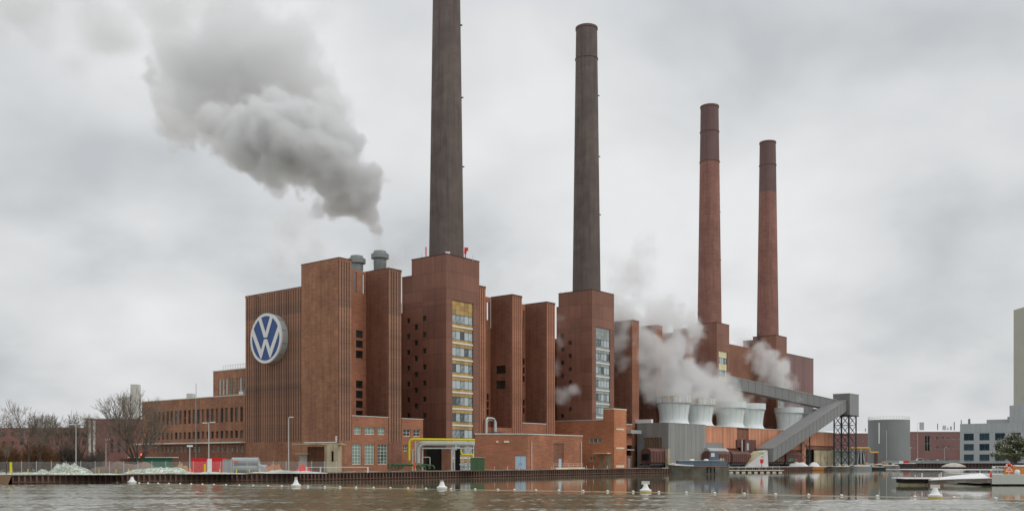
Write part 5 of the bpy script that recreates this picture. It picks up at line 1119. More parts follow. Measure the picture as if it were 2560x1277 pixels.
# ------------------------------------------------------------------ barge and pontoons
def hull(T, x0, x1, y, w, z0, z1, bow, mat, name='hull', sheer=.5, n=16):
    m = MB(); rows = []
    for i in range(n+1):
        t = i/n; x = x0+(x1-x0)*t; k = min(1, (t/bow)**.55) if bow else 1; hw = w/2*max(.04, k); zt = z1+sheer*max(0, 1-t/(bow*1.6 or 1))**2; fl = .72+.2*k
        ox = -(1-k)*.0
        rows.append([(x+(1-k)*.9, y+w/2-hw*fl*.8, z0), (x, y+w/2-hw, zt), (x, y+w/2+hw, zt), (x+(1-k)*.9, y+w/2+hw*fl*.8, z0)])
    for r in rows: m.v += r
    for i in range(n):
        for j in range(4): a = i*4+j; b = i*4+(j+1) % 4; m.f.append((a, b, b+4, a+4))
    m.f += [(0, 3, 2, 1), tuple(n*4+j for j in range(4))]; T.part(name, m, mat); return rows
bd = 252.0; X = lambda u, d=bd: Wd(u, d)[0]
T = Thing('barge', 'old grey inland barge with blue hatch coaming and small wheelhouse', 'barge', (X(1672), bd, 0), 'W')
hull(T, X(1672), X(1823), bd, 4.6, -.4, zv(1164.5, bd), .3, M_hull, sheer=.55)
T.part('white_sheer', MB().add([(X(1674), bd+1.9, zv(1159.5, bd)), (X(1688), bd+.35, zv(1158.5, bd)), (X(1735), bd-.06, zv(1163, bd)), (X(1735), bd-.06, zv(1164.4, bd)), (X(1688), bd+.28, zv(1162.5, bd)), (X(1674), bd+1.8, zv(1161, bd)), (X(1684), bd+2.2, zv(1157, bd)), (X(1735), bd+1.5, zv(1161, bd))], [(0, 1, 4, 5), (1, 2, 3, 4), (0, 6, 7, 2, 1)]), M_paintw)
for i in range(3): T.part('hatch_coaming', MB().box(X(1697+41*i), X(1737.5+41*i), bd+.7, bd+3.9, zv(1165, bd), zv(1151.5, bd)), M_blue)
T.part('hatch_roof', MB().box(X(1696), X(1802), bd+.5, bd+4.1, zv(1151.4, bd), zv(1150.2, bd)), M_pale)
T.part('wheelhouse', MB().add([(X(1777), bd+1, zv(1150, bd)), (X(1798), bd+1, zv(1150, bd)), (X(1798), bd+1, zv(1129, bd)), (X(1781), bd+1, zv(1129, bd)), (X(1777), bd+3.2, zv(1150, bd)), (X(1798), bd+3.2, zv(1150, bd)), (X(1798), bd+3.2, zv(1129, bd)), (X(1781), bd+3.2, zv(1129, bd))], [(0,1,2,3),(7,6,5,4),(0,4,5,1),(1,5,6,2),(2,6,7,3),(3,7,4,0)]), M_blue)
T.part('wheelhouse_window', MB().box(X(1779.5), X(1788.5), bd+.93, bd+.99, zv(1141, bd), zv(1131.5, bd)), M_paintw)
for u in (1732, 1768): T.part('vent_dome', MB().lathe([(.72, zv(1150.2, bd)), (.6, zv(1147.5, bd)), (.3, zv(1146.4, bd)), (.02, zv(1146.2, bd))], X(u), bd+1.4, 16, False, False), M_paintw)
T.part('bow_mast', MB().tube((X(1677), bd+2.2, zv(1160, bd)), (X(1674), bd+2.2, zv(1120, bd)), .05, n=5), M_galv)
for k in range(3): T.part('fender', MB().tube((X(1768+9*k), bd-.12, .2), (X(1768+9*k), bd-.12, 1.7), .16, n=8), M_dark)
T.part('rail', MB().box(X(1736), X(1823), bd-.08, bd-.01, zv(1165.8, bd), zv(1164.6, bd)), M_timber)
def pontoon(u0, u1, vd, d, label, nfl=5, wd=2.5, zdeck=None):
    x0, x1 = X(u0, d), X(u1, d); z = zv(vd, d); T = Thing('pontoon', label, 'pontoon', (x0, d, 0), 'W', 'floating pontoons')
    T.part('deck', MB().box(x0, x1, d, d+wd, z-.18, z), M_snow); T.part('beam', MB().box(x0+.1, x1-.1, d+.05, d+wd-.1, z-.4, z-.181), M_steel)
    for i in range(nfl):
        a = x0+(x1-x0)*(i+.15)/nfl; T.rep('float', (u0, nfl), lambda: MB().box(0, (x1-x0)/nfl*.55, .1, wd-.2, -.25, z-.41), M_cream if u0 < 1900 else M_timber, (a, d, 0))
    return T
pontoon(1822, 1960, 1174, 277, 'long narrow pontoon with snowy deck below the white chute base', 9)
m = MB(); T = Thing('pontoon_railing', 'thin grey rail posts along the pontoon below the chute base', 'railing', (X(1822, 279.6), 279.6, .7), 'W')
for k in range(8): x = X(1830+17*k, 279.6); m.tube((x, 279.6, .6), (x, 279.6, 1.9), .04, n=4)
m.tube((X(1830, 279.6), 279.6, 1.9), (X(1950, 279.6), 279.6, 1.9), .03, n=4); T.part('rail', m, M_galv)
T = pontoon(1950, 2066, 1165.5, 333, 'flat work barge with white snowy deck under the tarpaulined loads', 4, 5)
T.part('hull_side', MB().box(X(1952, 332.9), X(2060, 332.9), 332.7, 332.9, .1, zv(1168, 333)), M_timber)
heap('tarp_load', 1972, 2024, 1153.5, 334.5, M_snow, 'long snow covered tarpaulin load on the flat work barge', 'load', 2, 3, 20, .3, z0=zv(1165.4, 333)); heap('tarp_load', 2025, 2051, 1153.5, 334.5, M_snow, 'short snow covered tarpaulin load on the flat work barge', 'load', 6, 3, 14, .3, z0=zv(1165.4, 333))
for i, (u0, u1, v, d, lab) in enumerate(((2066, 2128, 1166, 345, 'low grey flat boat beside the work barge'), (2128, 2180, 1165, 350, 'small snow topped boat below the lattice tower foot'), (2172, 2215, 1167, 356, 'small dark hulled boat right of the snow topped boat'), (2200, 2250, 1163, 372, 'long low boat heaped with grey clutter before the tank'))):
    T = Thing('small_boat', lab, 'boat', (X(u0, d), d, 0), 'W', 'small boats moored before the lattice tower')
    hull(T, X(u0, d), X(u1, d), d, 2.8, -.2, zv(v, d), .3, (M_hull, M_tarp, M_steel, M_hull)[i], sheer=.3)
    T.part('snow_cover', MB().box(X(u0+8, d), X(u1-3, d), d+.3, d+2.4, zv(v, d)+.01, zv(v-(1.5, 3.5, 1.2, 2)[i], d)), M_snow)
    for k in range(4): a = u0+10+k*(u1-u0-20)/4; T.part('crate', MB().box(X(a, d), X(a+5, d), d+.5, d+1.6, zv(v-1.4, d), zv(v-4-(k*7+i*3) % 5, d)), (M_conc, M_steel, M_pale, M_timber)[(k+i) % 4])
T = Thing('covered_boat', 'upturned snow speckled boat hull floating before the far quay', 'boat', (X(2388, 415), 415, 0), 'W')
x0, x1 = X(2357, 415), X(2421, 415); m = MB()
for i in range(17):
    s = i/16; e_ = sin(pi*s)**.7 if 0 < s < 1 else 0
    for j in range(7): q = pi*j/6; m.v.append((x0+(x1-x0)*s, 415+1.8-1.8*e_*cos(q), .5+1.75*e_*sin(q)))
for i in range(16):
    for j in range(6): k = i*7+j; m.f.append((k, k+1, k+8, k+7))
m.sm = True; T.part('hull', m, wall('snow_speckle', rgb(216, 210, 200, 1.2), var=.3, streak=0, tone=rgb(150, 110, 80, 1.2))); T.part('gunwale', MB().box(x0+1.2, x1-1.2, 415, 418, -.1, .5), M_dark)
# pale ice skin on the far water
ice = MB(); ice.add([Wd(2120, 372)+(.012,), Wd(2300, 345)+(.012,), Wd(2500, 340)+(.012,), Wd(2700, 340)+(.012,), Wd(2700, 352)+(.012,), Wd(2500, 374)+(.012,), Wd(2280, 384)+(.012,), Wd(2120, 380)+(.012,)], [(0, 1, 6, 7), (1, 2, 5, 6), (2, 3, 4, 5)])
solo('ice', ice, wall('ice_skin', rgb(206, 212, 216, 1.2), rough=.35, var=.1, streak=0), kind='structure')
# industrial clutter between lattice tower and tank
T = Thing('pump_shed', 'small grey shed with dark arched doors right of the lattice tower', 'shed', Wd(2137, 400)+(2.0,), 'W')
T.part('wall', MB().box(X(2090, 402), X(2163, 402), 402, 410, 1.9, zv(1127, 402)), M_gryp); T.part('door', MB().box(X(2146, 401.9), X(2160, 401.9), 401.8, 401.95, 1.9, zv(1131, 402)), M_steel)
for u in (2144, 2153, 2161): T.part('white_strut', MB().tube((X(u, 401.5), 401.5, 1.9), (X(u+(3 if u < 2150 else -3 if u > 2155 else 0), 401.5), 401.5, zv(1130, 402)), .12, n=4), M_paintw)
T.part('roof', MB().box(X(2088, 402), X(2168, 402), 401, 411, zv(1127, 402), zv(1123.5, 402)), M_corr)
T = Thing('ochre_pipe', 'ochre pipe stepping down in front of the tank', 'pipe', Wd(2170, 398)+(2.0,), 'W')
T.part('main_pipe', MB().pipe([(X(2118, 399), 399, zv(1119, 399)), (X(2174, 399), 399, zv(1119, 399)), (X(2175, 399), 399, zv(1130, 399)), (X(2196, 399), 399, zv(1130, 399))], .3, bend=.6, n=8), metal('paint_ochre', rgb(206, 156, 70, 1.5), var=.1, streak=.1))
T.part('support', MB().box(X(2186, 400), X(2194, 400), 400, 400.4, 2, zv(1131, 400)), M_wag)
for u in (2130, 2150): T.part('support', MB().box(X(u, 400), X(u+1.5, 400), 399.2, 399.5, 2, zv(1120, 400)), M_galv)
random.seed(3)
labs = ['white van parked among cars under the red offices', 'dark blue car under the red offices', 'grey car beside the white van', 'teal car parked by the grey office corner', 'white car parked left of the quay lamps']
for i, (u, c) in enumerate(((2290, M_paintw), (2318, M_blue), (2304, M_tarp), (2354, M_teal), (2341, M_paintw))):
    d = 465; x = X(u, d); T = Thing('parked_car', labs[i], 'car', (x, d, 2.3), 'W', 'cars parked below the red offices'); h = 2.0 if i == 0 else 1.45
    T.part('body', MB().add([(x, d, 2.55), (x+4.3, d, 2.55), (x+4.3, d, 3.2), (x+3.6, d, 3.25), (x+3.1, d, 2.3+h), (x+1.1, d, 2.3+h), (x+.4, d, 3.25), (x, d, 3.1)]+[(x, d+1.7, 2.55), (x+4.3, d+1.7, 2.55), (x+4.3, d+1.7, 3.2), (x+3.6, d+1.7, 3.25), (x+3.1, d+1.5, 2.3+h), (x+1.1, d+1.5, 2.3+h), (x+.4, d+1.7, 3.25), (x, d+1.7, 3.1)],
        [(0,1,2,3,4,5,6,7), (15,14,13,12,11,10,9,8)]+[(j, 8+j, 8+(j+1) % 8, (j+1) % 8) for j in range(8)]), c)
    T.part('side_window', MB().box(x+1.0, x+3.2, d-.02, d-.005, 3.25, 2.25+h-.1), G_dark)
    for wx in (.85, 3.4): T.part('wheel', MB().tube((x+wx, d-.03, 2.62), (x+wx, d+.2, 2.62), .32, n=12), M_dark)
lamp(2237.5, 1075, 430, 'faint thin pole in front of the tank', 0); lamp(2294, 1058, 440, 'tall lamp right of the tank', .6); lamp(2276, 1118, 435, 'short lamp with square head at the right foot of the tank', 0); lamp(2361, 1119, 438, 'short curved lamp on the far quay', .9)
T = Thing('quay_fence', 'low teal grey fence along the far quay right of the tank', 'fence', Wd(2205, 405)+(2.1,), 'W')
T.part('rail', MB().add([Wd(2205, 402)+(2.1,), Wd(2300, 426)+(2.3,), Wd(2400, 428)+(2.3,), Wd(2205, 402)+(3.1,), Wd(2300, 426)+(3.4,), Wd(2400, 428)+(3.4,)], [(0, 1, 4, 3), (1, 2, 5, 4)]), M_vent)
T = Thing('construction_barriers', 'row of red and white low barriers on the quay before the tank', 'barriers', Wd(2185, 404)+(2.0,), 'W')
for k in range(5): T.part('barrier', MB().box(X(2205+14*k, 412), X(2216+14*k, 412), 412, 412.4, 2.2, 3.2), (M_red, M_paintw)[k % 2])
# ------------------------------------------------------------------ floating barrier line with buoys
big = [(-60, 174), (330, 155.5), (740, 135.5), (1105, 124.5), (1614, 113), (2338, 97), (2760, 89)]
def rope_y(u):
    for (ua, da), (ub, db) in zip(big, big[1:]):
        if ua <= u <= ub: return 1/((1-(u-ua)/(ub-ua))/da+(u-ua)/(ub-ua)/db)
    return 95.0
m = MB(); pts = [Wd(u, rope_y(u))+(.03,) for u in range(200, 2700, 40)]
for p, q in zip(pts, pts[1:]): m.tube(p, q, .025, n=4, caps=False)
T = Thing('rope', 'thin pale rope strung with floats across the near water', 'rope', pts[0], 'W'); T.part('line', m, M_cream)
blabs = ['white marker buoy nearest the left, hat shaped, before the sheet piles', 'white marker buoy with upright board below the guard bunker', 'white cone buoy with two thin prongs below the yellow gas pipe', 'white marker buoy with grey board in front of the wagon', 'biggest white marker buoy, grey board and yellow foot, before the snowy jetty']
for i, (u, d) in enumerate(big[1:6]):
    x, y = Wd(u, d); T = Thing('marker_buoy', blabs[i], 'buoy', (x, y, 0), 'W', 'large white marker buoys')
    s = 1.0 if i else 1.02
    T.part('foot', MB().lathe([(.5*s, -.1), (.66*s, 0), (.68*s, .14)], x, y, 24, True, False), wall('buoy_foot_%d' % i, rgb(214, 190, 110, 1.2) if i > 2 else rgb(222, 216, 190, 1.3), var=.15, streak=.2))
    T.part('float', MB().lathe([(.69*s, .14), (.7*s, .3), (.45*s, .42), (.33*s, .62), (.24*s, .9), (.2*s, .98), (.02, .99)], x, y, 24, False, False), M_paintw)
    if i in (1, 3, 4): T.part('board', MB().box(x-(.2 if i == 1 else .48), x+(.2 if i == 1 else .48), y-.03, y+.03, .93, 1.33 if i != 1 else 1.4), M_pale)
    if i in (0, 2): T.part('prong', MB().cbox(x-.12, y, 1.05, .07, .07, .3 if i else .12), M_paintw); T.part('prong', MB().cbox(x+.12, y, 1.05, .07, .07, .3 if i else .12), M_paintw)
us = [200, 221, 243, 269, 293, 348, 370, 395, 422, 450, 478, 506, 535, 565, 598, 633, 670, 704, 770, 812, 850, 890, 934, 976, 1020, 1065, 1127, 1188, 1245, 1286, 1340, 1397, 1458, 1519, 1583, 1647, 1716, 1787, 1861, 1939, 2022, 2104, 2193, 2287, 2385, 2489]
for u in us:
    d = rope_y(u); x, y = Wd(u, d)
    def ball():
        m = MB(); m.lathe([(.02, -.1), (.13, -.07), (.17, .02), (.13, .12), (.02, .16)], 0, 0, 12, False, False); return m
    if ('b',) not in MESH: me = ball().mesh('ball_float'); me.materials.append(M_sillw); MESH[('b',)] = me
    o = bpy.data.objects.new('ball_float', MESH[('b',)]); C.objects.link(o); o.location = (x, y, .05); o.rotation_euler.z = u
    o['label'] = 'small white ball float on the rope line across the water'; o['category'] = 'float'; o['group'] = 'small ball floats on the rope line'
# ------------------------------------------------------------------ jetty at the right edge
jd = 143.0; X = lambda u, d=jd: Wd(u, d)[0]
T = Thing('concrete_platform', 'pale concrete landing block at the right picture edge', 'platform', (X(2480), jd, 0), 'W')
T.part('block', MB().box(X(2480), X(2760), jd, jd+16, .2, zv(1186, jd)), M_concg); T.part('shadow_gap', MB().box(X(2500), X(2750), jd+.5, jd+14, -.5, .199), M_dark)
T = Thing('timber_wall', 'orange timber clad wall with snowy top on the landing block', 'wall', (X(2511, 147), 147, zv(1186, jd)), 'W')
for k in range(14): T.rep('timber_board', 'b', lambda: MB().box(.01, .5, 0, .3, 0, 1.22), M_timber, (X(2511, 147)+k*.51, 147, zv(1186, jd)))
T.part('snowy_top', MB().box(X(2538, 147), X(2680, 147), 146.9, 147.6, zv(1186, jd)+1.23, zv(1186, jd)+1.45), M_snow)
zb0 = zv(1186, jd)
T = Thing('steel_railing', 'galvanised railing at the corner of the landing block', 'railing', (X(2483), jd+.3, zb0), 'W'); m = MB()
for u in (2484, 2488, 2492, 2496, 2500, 2504): m.tube((X(u), jd+.4, zb0), (X(u), jd+.4, zb0+1.1), .03, n=5)
for u in (2484, 2497, 2508): m.tube((X(u), jd+.4, zb0), (X(u), jd+.4, zb0+1.25), .05, n=5)
m.tube((X(2483), jd+.4, zb0+1.25), (X(2523), jd+.4, zb0+1.25), .045, n=5).tube((X(2483), jd+.4, zb0+1.0), (X(2505), jd+.4, zb0+1.0), .03, n=5); T.part('rail', m, M_galv)
T = Thing('lifebuoy_stand', 'orange and white lifebuoy ring on a white stand before the timber wall', 'lifebuoy', (X(2531), jd+1, zb0), 'W')
cx_, cz_ = X(2531), zv(1167.5, jd); yR = jd+1; Mr = NT('ring_paint'); Mr.b.inputs['Base Color'].default_value = rgb(226, 78, 44, 1.3); Mr.b.inputs['Roughness'].default_value = .5
def torus(R_, r_, a0=0, a1=2*pi, n=28, k=8):
    m = MB(); N_ = n+1
    for i in range(N_):
        q = a0+(a1-a0)*i/n
        for j in range(k): p = 2*pi*j/k; m.v.append((cx_+(R_+r_*cos(p))*cos(q), yR+r_*sin(p), cz_+(R_+r_*cos(p))*sin(q)))
    for i in range(n):
        for j in range(k): m.f.append((i*k+j, i*k+(j+1) % k, (i+1)*k+(j+1) % k, (i+1)*k+j))
    m.sm = True; return m
T.part('ring', torus(.49, .12), Mr.m)
for q in (.78, 2.36, 3.93, 5.5): T.part('white_band', torus(.49, .128, q-.14, q+.14, 4), M_paintw)
m = MB(); m.tube((cx_-.45, yR-.1, cz_-.58), (cx_, yR-.1, cz_+.1), .04, n=5).tube((cx_+.45, yR-.1, cz_-.58), (cx_, yR-.1, cz_+.1), .04, n=5).tube((cx_-.5, yR-.1, cz_-.58), (cx_+.5, yR-.1, cz_-.58), .04, n=5).tube((cx_, yR, zb0), (cx_, yR, cz_), .04, n=5)
T.part('stand', m, M_paintw)
T = Thing('ball_fender', 'large white ball resting on the landing block by the timber wall', 'ball', (X(2550), jd+.8, zb0), 'W'); T.part('ball', MB().lathe([(.05, zb0), (.3, zb0+.08), (.42, zb0+.38), (.3, zb0+.68), (.05, zb0+.78)], X(2550), jd+.8, 20), M_paintw)
T = Thing('globe_lamp', 'small white globe lamp behind the corner railing', 'lamp', (X(2502), jd+2, zb0), 'W'); T.part('globe', MB().lathe([(.02, zb0+.92), (.14, zb0+1.0), (.15, zb0+1.14), (.02, zb0+1.24)], X(2502), jd+2, 12), M_paintw); T.part('post', MB().tube((X(2502), jd+2, zb0), (X(2502), jd+2, zb0+.95), .03, n=5), M_galv)
T = Thing('jetty', 'snow covered gangway and floating dock reaching from the landing block', 'jetty', (X(2270), jd+1, 0), 'W')
T.part('dock_float', MB().box(X(2272), X(2325), jd+1.5, jd+4, -.3, .34), M_conc); T.part('dock_frame', MB().box(X(2270), X(2400), jd+1.2, jd+4.4, .345, .93), M_dark)
T.part('dock_deck', MB().box(X(2269), X(2402), jd+1.1, jd+4.5, .935, 1.03), M_snow); T.part('dock_far_edge', MB().box(X(2275), X(2420), jd+6.2, jd+7, .9, 1.1), M_snow)
zz = [.86, 1.02, 1.12]; us_ = [2329, 2395, 2480]
for i in range(2):
    a, b = X(us_[i], jd), X(us_[i+1], jd)
    m = MB(); m.add([(a, jd, zz[i]), (b, jd, zz[i+1]), (b, jd+3.4, zz[i+1]+.42*(i+.6)), (a, jd+3.4, zz[i]+.3*i)]+[(a, jd, zz[i]-.1), (b, jd, zz[i+1]-.1), (b, jd+3.4, zz[i+1]+.1), (a, jd+3.4, zz[i]-.1)], [(0,1,2,3),(7,6,5,4),(0,4,5,1),(1,5,6,2),(2,6,7,3),(3,7,4,0)])
    T.part('gangway_deck', m, M_snow)
    m = MB(); m.add([(a, jd+.1, zz[i]-.105), (b, jd+.1, zz[i+1]-.105), (b, jd+.1, zz[i+1]-.75), (a, jd+.1, zz[i]-.62), (a, jd+3, zz[i]-.105), (b, jd+3, zz[i+1]-.105), (b, jd+3, zz[i+1]-.75), (a, jd+3, zz[i]-.62)], [(3,2,1,0),(4,5,6,7),(3,7,6,2),(0,4,7,3),(1,2,6,5)]); T.part('gangway_side', m, M_hull)
m = MB()
for u in (2405, 2450): m.tube((X(u, jd+3.4), jd+3.4, 1), (X(u, jd+3.4), jd+3.4, 2.3), .06, n=6)
m.tube((X(2400, jd+3.4), jd+3.4, 2.32), (X(2480, jd+3.4), jd+3.4, 2.34), .04, n=5)
for u0 in (2425, 2455):
    for k in range(5): m.tube((X(u0, jd+3.4), jd+3.4, 1.3+k*.17), (X(u0+15, jd+3.4), jd+3.4, 1.33+k*.17), .02, n=4)
T.part('handrail', m, M_galv)
for u, h, dd in ((2288, .55, 1.4), (2305, .75, 4.2), (2348, .7, 1.4), (2353, .85, 4.2)): T.part('mooring_post', MB().tube((X(u, jd+dd), jd+dd, .9), (X(u, jd+dd), jd+dd, 1.03+h), .1, n=8), M_concg)
T = Thing('orange_float', 'orange and white slim float hanging where gangway meets landing block', 'float', (X(2475), jd-.1, 1.2), 'W')
x = X(2476); T.part('body', MB().lathe([(.05, 1.15), (.17, 1.4), (.14, 1.9), (.04, 2.1)], x, jd-.15, 10), Mr.m); T.part('cap', MB().lathe([(.05, 2.1), (.1, 2.2), (.02, 2.35)], x, jd-.15, 10), M_paintw)
# ------------------------------------------------------------------ pine on the landing block
def pine(x, y, z0, label):
    rnd = random.Random(8); T = Thing('pine_tree', label, 'tree', (x, y, z0), 'W'); tr = MB(); cr = MB(); sn = MB(); cl = []
    p = Vector((x, y, z0)); pts = [p, p+Vector((.12, 0, 1.1)), p+Vector((.02, .1, 2.2)), p+Vector((.15, 0, 3.3)), p+Vector((.1, .1, 4.6)), p+Vector((0, 0, 5.6))]
    rs = [.26, .2, .16, .13, .09, .04]
    for i in range(5): tr.tube(pts[i], pts[i+1], rs[i], rs[i+1], n=8, caps=False)
    tr.tube(pts[1], pts[1]+Vector((-.9, .2, 1.2)), .14, .09, n=6, caps=False); tr.tube(pts[1]+Vector((-.9, .2, 1.2)), pts[1]+Vector((-1.6, .3, 2.3)), .09, .05, n=6, caps=False)
    tr.tube(pts[1]+Vector((0, 0, .5)), pts[1]+Vector((.9, 0, 1.8)), .11, .05, n=6, caps=False)
    for k in range(80):
        t = k/79; q = rnd.uniform(0, 2*pi); zc_ = z0+2.75+3.0*t; rad = (3.3*(1-t)**.7+.3)*rnd.uniform(.35, 1.0)*(.75+.45*rnd.random()); c = Vector((x+rad*cos(q)*1.08, y+rad*sin(q), zc_+rnd.uniform(-.2, .25)))
        b = Vector((x+.1, y, max(z0+1.6, c.z-.5-rad*.25))); tr.tube(b, c, .05, .02, n=4, caps=False); cl.append((c, rnd.uniform(.5, .85)))
    for c, r in cl:
        for _ in range(210):
            v = Vector((rnd.gauss(0, 1), rnd.gauss(0, 1), rnd.gauss(0, .62))).normalized()*r*rnd.uniform(.3, 1.05); s = c+v; d = (v.normalized()+Vector((rnd.gauss(0, .5), rnd.gauss(0, .5), rnd.uniform(.1, .9)))).normalized()
            w = d.orthogonal().normalized(); w.rotate(Matrix.Rotation(rnd.uniform(0, 6.28), 3, d)); L_ = rnd.uniform(.2, .36)
            (sn if rnd.random() < .22 and v.z > 0 else cr).add([s-w*.045, s+w*.045, s+d*L_], [(0, 1, 2)])
    T.part('trunk', tr, M_bark); Mn = wall('needles', rgb(78, 86, 52, 1.3), var=.4, streak=0, tone=rgb(120, 120, 76, 1.3)); T.part('crown', cr, Mn); T.part('snow', sn, M_snow, kind='stuff')
pine(X(2536, 154), 154, zv(1186, jd)-.02, 'dark umbrella shaped pine with snow flecks on the landing block')
# ------------------------------------------------------------------ steam and smoke: real volumes built as voxel clouds
def cloud(name, label, puffs, dens, res, amp=.5, freq=.09, gain=2.2, col=(.985, .987, .99), ab=.985, seed=0, edge=.0, soft=.55, warp=0.0, aniso=.2, grp=None, absc=None):
    """puffs: (x, y, z, r, weight). density = smooth union of balls, broken up by fractal noise, on a voxel grid"""
    xs = [p[0]-p[3]*1.35 for p in puffs]+[p[0]+p[3]*1.35 for p in puffs]; ys = [p[1]-p[3]*1.35 for p in puffs]+[p[1]+p[3]*1.35 for p in puffs]; zs = [p[2]-p[3]*1.35 for p in puffs]+[p[2]+p[3]*1.35 for p in puffs]
    lo, hi = Vector((min(xs), min(ys), min(zs))), Vector((max(xs), max(ys), max(zs)))
    org = (lo+hi)/2; lo, hi = lo-org, hi-org
    Mv = bpy.data.materials.new(name+'_volume'); Mv.use_nodes = True; t = Mv.node_tree; t.nodes.remove(t.nodes['Principled BSDF']); pv = t.nodes.new('ShaderNodeVolumePrincipled'); t.links.new(pv.outputs[0], t.nodes['Material Output'].inputs['Volume'])
    pv.inputs['Color'].default_value = col+(1,); pv.inputs['Density'].default_value = dens; pv.inputs['Anisotropy'].default_value = aniso
    pv.inputs['Absorption Color'].default_value = (absc or (.5, .5, .5))+(1,)
    g = bpy.data.node_groups.new(name+'_grid', 'GeometryNodeTree'); g.interface.new_socket('Geometry', in_out='OUTPUT', socket_type='NodeSocketGeometry')
    n = g.nodes.new; l = g.links.new; out = n('NodeGroupOutput'); pos = n('GeometryNodeInputPosition')
    def vm(op, a, b=None, o=0):
        k = n('ShaderNodeVectorMath'); k.operation = op
        for i, q in enumerate((a, b)):
            if q is None: continue
            if isinstance(q, (tuple, Vector)): k.inputs[i].default_value = tuple(q)
            elif isinstance(q, (int, float)): k.inputs[3].default_value = q
            else: l(q, k.inputs[i])
        return k.outputs[o]
    def fm(op, a, b=None, c=None, clamp=False):
        k = n('ShaderNodeMath'); k.operation = op; k.use_clamp = clamp
        for i, q in enumerate((a, b, c)):
            if q is None: continue
            if isinstance(q, (int, float)): k.inputs[i].default_value = q
            else: l(q, k.inputs[i])
        return k.outputs[0]
    def nz(scale, det, rough, off, src, color=False):
        k = n('ShaderNodeTexNoise'); k.inputs['Scale'].default_value = scale; k.inputs['Detail'].default_value = det; k.inputs['Roughness'].default_value = rough
        l(vm('ADD', src, (off, off*1.7, off*.6)), k.inputs['Vector']); return k.outputs['Color' if color else 'Fac']
    P0_ = pos.outputs[0]
    wv = vm('SUBTRACT', nz(freq*.6, 2, .5, seed+11, P0_, True), (.5, .5, .5)); s = n('ShaderNodeVectorMath'); s.operation = 'SCALE'; l(wv, s.inputs[0]); s.inputs[3].default_value = warp
    P = vm('ADD', P0_, s.outputs[0]); acc = None
    for x, y, z, r, w in puffs:
        dist = vm('DISTANCE', P, tuple(Vector((x, y, z))-org), o=1); v = fm('MULTIPLY_ADD', dist, -w/r, w)
        acc = v if acc is None else fm('SMOOTH_MAX', acc, v, .12)
    vo = n('ShaderNodeTexVoronoi'); vo.feature = 'SMOOTH_F1'; vo.inputs['Scale'].default_value = freq*1.5; vo.inputs['Smoothness'].default_value = .35
    l(vm('ADD', P, (seed*3.1, 0, 0)), vo.inputs['Vector'])
    q1 = fm('SUBTRACT', .45, vo.outputs['Distance']); q2 = fm('SUBTRACT', nz(freq*1.3, 6, .58, seed, P), .5)
    d = fm('ADD', acc, fm('ADD', fm('MULTIPLY', q1, amp*.45), fm('MULTIPLY', q2, amp*1.6)))
    d = fm('MULTIPLY', fm('SUBTRACT', d, edge), gain, clamp=True); d = fm('POWER', d, 1+soft)
    vc = n('GeometryNodeVolumeCube'); vc.inputs['Min'].default_value = lo; vc.inputs['Max'].default_value = hi
    sz = hi-lo
    for i, a in enumerate('XYZ'): vc.inputs['Resolution '+a].default_value = max(8, int(sz[i]/res))
    l(d, vc.inputs['Density']); sm_ = n('GeometryNodeSetMaterial'); sm_.inputs['Material'].default_value = Mv; l(vc.outputs[0], sm_.inputs[0]); l(sm_.outputs[0], out.inputs[0])
    me = MB().box(-.1, .1, -.1, .1, -.1, .1).mesh(name); me.materials.append(Mv); o = bpy.data.objects.new(name, me); C.objects.link(o); o.location = org
    md = o.modifiers.new('grid', 'NODES'); md.node_group = g; o['kind'] = 'stuff'; o['label'] = label; o['category'] = name
    if grp: o['group'] = grp
    return o
def pf(u, v, r, d, w=1.0, rz=None): p = wp(u, d, v); return (p.x, p.y, p.z, r*d/FP, w)
# the big plume from the roof vent, blown up and to the left
D = 232
main = [pf(948, 614, 9, D, .32), pf(943, 598, 13, D, .42), pf(937, 575, 20, D, .65), pf(922, 535, 32, D, .9), pf(905, 500, 46, D), pf(870, 470, 68, D), pf(915, 450, 46, D-3), pf(835, 425, 74, D-4), pf(850, 360, 56, D-2), pf(785, 395, 76, D-6), pf(790, 335, 66, D-3), pf(715, 350, 84, D-6), pf(655, 320, 64, D-8), pf(640, 375, 66, D-4), pf(690, 415, 46, D-8), pf(690, 285, 48, D), pf(600, 330, 50, D), pf(540, 300, 42, D, .8)]
cloud('smoke', 'thick grey white steam plume billowing up and left from the roof vent', [(x, y, z, r*1.36, w) for x, y, z, r, w in main], .5, .38, amp=.78, freq=.145, gain=6.0, seed=2, warp=3.0, soft=.1, edge=.16, col=(.945, .957, .967))
back = [pf(410, 235, 40, 242, .8), pf(560, 250, 80, 248, .9), pf(690, 150, 110, 262, .8), pf(640, 190, 150, 250), pf(520, 190, 110, 250), pf(480, 270, 70, 245, .85), pf(440, 250, 48, 242, .7), pf(430, 300, 40, 242, .6), pf(740, 230, 110, 255, .9), pf(800, 260, 70, 258, .7), pf(600, 120, 110, 262, .8), pf(470, 150, 80, 255, .8)]
cloud('smoke', 'broad soft grey cloud of older steam above and behind the thick plume', [(x, y, z, r*1.28, w) for x, y, z, r, w in back], .2, .55, amp=.85, freq=.08, gain=3.4, seed=9, warp=5.0, soft=.25, edge=.12, col=(.935, .95, .96))
wis = [pf(405, 245, 36, 236, 1.1), pf(420, 300, 40, 236, 1.1), pf(460, 335, 42, 236, .95), pf(520, 330, 36, 236, .9), pf(690, 470, 30, 228, 1.1), pf(640, 450, 26, 228, .9), pf(800, 520, 26, 228, .9), pf(560, 370, 34, 236, .9), pf(450, 130, 50, 250, .9), pf(380, 180, 40, 246, .7)]
